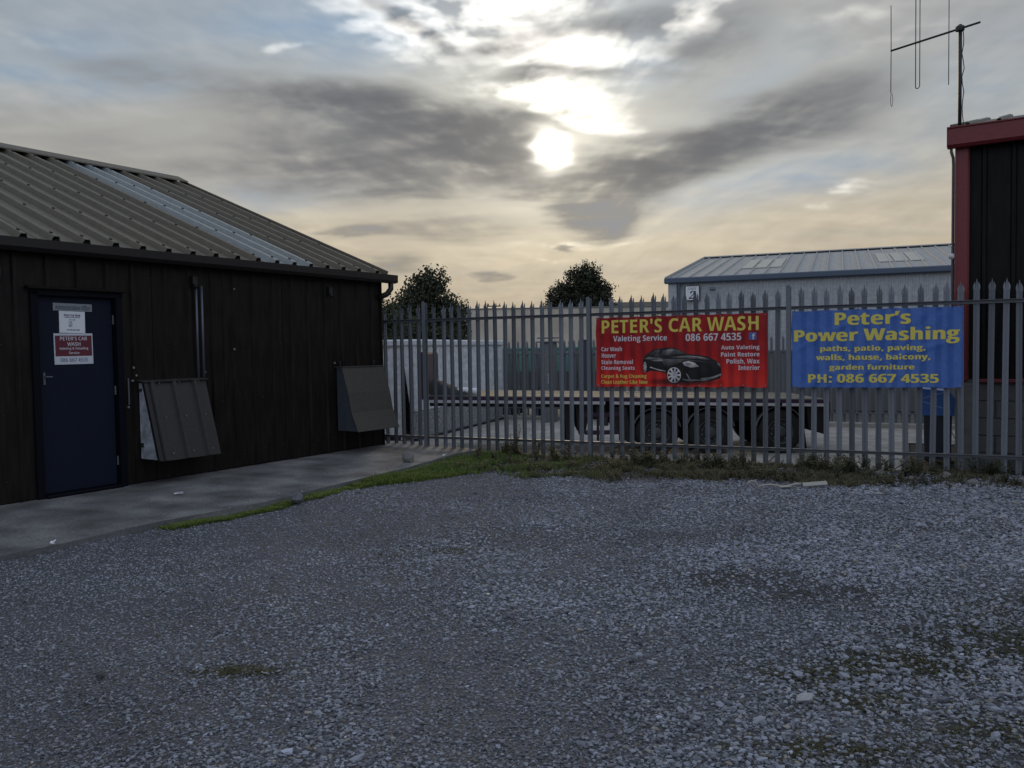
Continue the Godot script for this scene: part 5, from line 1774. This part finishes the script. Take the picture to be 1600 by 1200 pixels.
func plants() -> void:
	var xf := []
	var cols := []
	# verge along the fence
	for i in 62000:
		var t := rng.randf_range(0.1, 9.0)
		var n := rng.randf_range(0.02, 2.5)
		var p := fence_at(t, n)
		var thick := strip(t, n) * (1.0 - 0.1 * t) * clampf(0.4 + 1.7 * n_mid.get_noise_2d(p.x * 11.0, p.z * 11.0), 0, 1)
		if t < 1.0:
			thick *= smoothstep(0.2, 1.0, t) if n > 0.4 else 0.3
		if Geometry2D.is_point_in_polygon(Vector2(p.x, p.z), apron):
			continue
		if rng.randf() > thick:
			continue
		p.y = ground_height(p.x, p.z) - 0.005
		var s := rng.randf_range(0.5, 1.25) * (0.75 + 0.5 * n_mid.get_noise_2d(p.x * 9.0, p.z * 9.0))
		xf.append(Transform3D(Basis(Vector3.UP, rng.randf() * TAU).scaled(Vector3(1, s, 1)), p))
		var c := Color(0.12, 0.18, 0.036).lerp(Color(0.115, 0.105, 0.058), smoothstep(1.0, 4.2, t + rng.randf_range(-1.2, 1.2)))
		cols.append(c * rng.randf_range(0.65, 1.35))
	# green fringe along the edge of the concrete
	for i in 14000:
		var u := rng.randf()
		var pts := [Vector2(-3.32, -7.62), Vector2(-2.62, -8.47), Vector2(-1.95, -9.8), Vector2(-1.3, -11.0), Vector2(-0.7, -12.2)]
		var f := u * 3.999
		var q: Vector2 = pts[int(f)].lerp(pts[int(f) + 1], f - int(f))
		var wide := 0.2 + 0.55 * smoothstep(0.45, 0.72, u) + 0.1 * n_mid.get_noise_1d(u * 90.0)
		var off := pow(rng.randf(), 1.3) * wide
		var p := Vector3(q.x + 0.85 * off, 0, q.y + 0.5 * off)
		if Geometry2D.is_point_in_polygon(Vector2(p.x, p.z), apron) or rng.randf() > 0.6 + 1.0 * n_mid.get_noise_2d(p.x * 22.0, p.z * 22.0):
			continue
		p.y = ground_height(p.x, p.z) - 0.005
		var hgt := rng.randf_range(0.25, 0.75) * (0.6 if u < 0.5 else 1.0)
		if absf(u - 0.6) < 0.06:
			hgt *= 1.5
		xf.append(Transform3D(Basis(Vector3.UP, rng.randf() * TAU).scaled(Vector3(1, hgt, 1)), p))
		cols.append(Color(0.125, 0.19, 0.025).lerp(Color(0.14, 0.175, 0.035), rng.randf()) * rng.randf_range(0.6, 1.3))
	# scraps of grass and moss in the gravel
	for i in 2600:
		var d: Array = moss[rng.randi() % moss.size()]
		var x: float = d[0] + rng.randfn() * d[2] * 0.7
		var z: float = d[1] + rng.randfn() * d[3] * 0.7
		if rng.randf() > amount(moss, x, z) * 1.1:
			continue
		xf.append(Transform3D(Basis(Vector3.UP, rng.randf() * TAU).scaled(Vector3(0.7, rng.randf_range(0.08, 0.2), 0.7)), Vector3(x, ground_height(x, z), z)))
		cols.append(Color(0.06, 0.062, 0.02) * rng.randf_range(0.5, 1.2))
	var o := copies("grass", blade_tuft(3, 9, 0.035, 0.085), M.leaf, xf, cols, self)
	tag(o, "short grass along the fence foot and the edge of the concrete", "grass", "", "stuff")
	xf = []
	cols = []
	for i in 3400:
		var t := rng.randf_range(1.2, 8.2)
		var n := rng.randf_range(-0.1, 2.0)
		if rng.randf() > strip(t, n) * (0.4 + 0.5 * smoothstep(1.5, 4.0, t) - 0.35 * smoothstep(6.0, 8.0, t)) * (0.45 + 1.8 * n_mid.get_noise_2d(t * 16.0, n * 16.0)):
			continue
		var p := fence_at(t, n)
		p.y = ground_height(p.x, p.z) - 0.01
		xf.append(Transform3D(Basis(Vector3.UP, rng.randf() * TAU).scaled(Vector3.ONE * (0.25 + 0.95 * pow(rng.randf(), 1.6)) * (1.0 if n < 0.6 else 0.65)), p))
		cols.append(Color(0.065, 0.075, 0.032).lerp(Color(0.08, 0.072, 0.042), rng.randf()) * rng.randf_range(0.6, 1.3))
	o = copies("weeds", weed_mesh(5, 6, 0.2, 0.045), M.leaf, xf, cols, self)
	tag(o, "straggling dull weeds along the foot of the fence", "weeds", "", "stuff")
	for q in [[1.55, 0.06, 0.5, "tallest leafy weed growing against the pales, left of the red banner"], [1.95, 0.1, 0.34, "shorter bushy weed just right of the tallest weed"], [6.15, 1.05, 0.26, "rounded weed tuft beside the end of the white plastic strip"]]:
		var w := thing("tall_weed", q[3], "weed", fence_at(q[0], q[1], 0.0))
		var m := put("foliage", weed_mesh(int(q[0] * 100), 12, q[2], 0.055), M.leaf.duplicate(), w)
		m.material_override.vertex_color_use_as_albedo = false
		m.material_override.albedo_color = lin(0.06, 0.075, 0.028)

func rock(called: String, label: String, at: Vector3, s: Vector3, c: Color, sd: int, category := "rock") -> void:
	var t := thing(called, label, category, at, float(sd))
	var r := RandomNumberGenerator.new()
	r.seed = sd
	var st := begin()
	var sp := SphereMesh.new()
	sp.radius = 1.0
	sp.height = 2.0
	sp.radial_segments = 9
	sp.rings = 5
	var arr := sp.get_mesh_arrays()
	var v: PackedVector3Array = arr[Mesh.ARRAY_VERTEX]
	var seen := {}
	for i in v.size():
		var key := v[i].snapped(Vector3.ONE * 0.01)
		if not seen.has(key):
			seen[key] = r.randf_range(0.8, 1.15)
		v[i] = v[i] * seen[key]
		v[i].y = maxf(v[i].y, -0.6)
		v[i] *= s
	var ix: PackedInt32Array = arr[Mesh.ARRAY_INDEX]
	for i in range(0, ix.size(), 3):
		if not v[ix[i]].is_equal_approx(v[ix[i + 1]]) and not v[ix[i + 1]].is_equal_approx(v[ix[i + 2]]) and not v[ix[i]].is_equal_approx(v[ix[i + 2]]):
			poly(st, [v[ix[i]], v[ix[i + 1]], v[ix[i + 2]]], v[ix[i]] + v[ix[i + 1]] + v[ix[i + 2]])
	part("stone", st, tri(mat(c, 0.9), M.grain, 4.0, M.grain, 0.4), t)

func litter() -> void:
	rock("rock", "lone grey rock on the concrete near the fence", Vector3(-1.46, 0.11, -11.42), Vector3(0.085, 0.085, 0.07), lin(0.26, 0.25, 0.24), 3)
	rock("rock", "flat dark grey rock in the grass at the concrete edge", Vector3(-2.28, 0.06, -8.66), Vector3(0.09, 0.065, 0.065), lin(0.17, 0.18, 0.2), 5)
	rock("rock", "small pale chip on the gravel below the green fringe", Vector3(-1.75, 0.03, -9.25), Vector3(0.035, 0.03, 0.03), lin(0.3, 0.3, 0.31), 8)
	rock("rock", "dark angular stone on the left foreground gravel", Vector3(-2.05, 0.025, -4.02), Vector3(0.026, 0.022, 0.022), lin(0.09, 0.095, 0.105), 11)
	rock("rock", "pale flat stone in the right foreground gravel", Vector3(1.28, 0.03, -3.62), Vector3(0.05, 0.02, 0.025), lin(0.5, 0.5, 0.52), 13)
	for q in [[6.6, 0.5, 0.08], [6.95, 0.75, 0.06], [7.3, 0.45, 0.09], [7.55, 0.85, 0.07], [5.9, 1.0, 0.05], [8.0, 0.6, 0.08], [6.3, 0.35, 0.06]]:
		var names := {6.6: "grey rubble stone at the fence foot under the blue banner", 6.95: "second rubble stone out from the fence under the blue banner", 7.3: "largest rubble stone under the right end of the blue banner", 7.55: "rubble stone out on the gravel below the wheelie bin", 5.9: "small rubble stone beside the white plastic strip", 8.0: "rubble stone before the concrete blocks at far right", 6.3: "rubble stone in the weeds under the blue banner's left part"}
		rock("rubble_stone", names[q[0]], fence_at(q[0], q[1], 0.02), Vector3(q[2], q[2] * 0.6, q[2] * 0.8), lin(0.24, 0.23, 0.22), int(q[0] * 10.0), "rubble")
	# the strip of white plastic in the weeds
	var t := thing("plastic_strip", "curled white plastic strip lying along the edge of the weeds", "litter", Vector3(2.67, 0, -9.15))
	var st := begin(false)
	var pts := []
	for i in 9:
		var a := PI * (0.95 - 1.0 * i / 8.0)
		pts.append(Vector3(-0.02 + 0.06 * cos(a), 0.03 + 0.06 * sin(a), 0.0))
	for i in 10:
		pts.append(Vector3(0.08 + i * 0.05, 0.035 + 0.012 * sin(i * 0.9), 0.02 * sin(i * 0.6)))
	tube(st, pts, 0.009, 6, 0.013)
	part("coil", st, mat(lin(0.36, 0.345, 0.31), 0.7), t)
	st = begin()
	box(st, Vector3(0.67, 0.05, 0.02), Vector3(0.27, 0.012, 0.055), Basis(Vector3.BACK, 0.06) * Basis(Vector3.RIGHT, 0.7), 0.004)
	box(st, Vector3(0.33, 0.03, 0.06), Vector3(0.14, 0.01, 0.05), Basis(Vector3.UP, 0.3), 0.003)
	part("flat_end", st, mat(lin(0.34, 0.33, 0.3), 0.7), t)
	for q in [[Vector3(-3.62, 0.095, -8.9), "scrap of white paper on the concrete before the blue door", 0.4], [Vector3(-0.98, 0.1, -11.75), "cream paper scrap in the grass near the lone rock", 1.2], [Vector3(-3.78, 0.075, -6.72), "small white scrap on the concrete edge at far left", 2.0]]:
		var s := thing("paper_scrap", q[1], "litter", q[0], q[2])
		st = begin()
		box(st, Vector3(0, 0.004, 0), Vector3(0.09, 0.003, 0.03), Basis(Vector3.RIGHT, 0.2))
		box(st, Vector3(0.01, 0.012, 0.012), Vector3(0.06, 0.003, 0.03), Basis(Vector3.RIGHT, -0.5))
		part("paper", st, M.paper, s)
	# dead stalks lying against the fence foot at the right
	for q in [[6.7, 0.7, 0.25], [6.95, 0.5, -0.5], [7.2, 0.62, 0.9]]:
		var s := thing("dead_stalk", ["curved dead stalk by the fence foot, left of the bin", "bent dead stalk crossing the gap under the bottom rail", "dry stalk leaning beside the wheelie bin"][int(q[0] * 4.0 + 0.5) % 3], "stalk", fence_at(q[0], 0.06, 0.02), q[2], "dead stalks at the fence foot")
		st = begin(false)
		tube(st, [Vector3(-0.2, 0.0, 0), Vector3(-0.05, 0.11, 0.01), Vector3(0.12, 0.13, 0.0), Vector3(0.28, 0.04, -0.01)], 0.006, 6, 0.003)
		part("stem", st, mat(lin(0.05, 0.04, 0.03), 0.9), s)
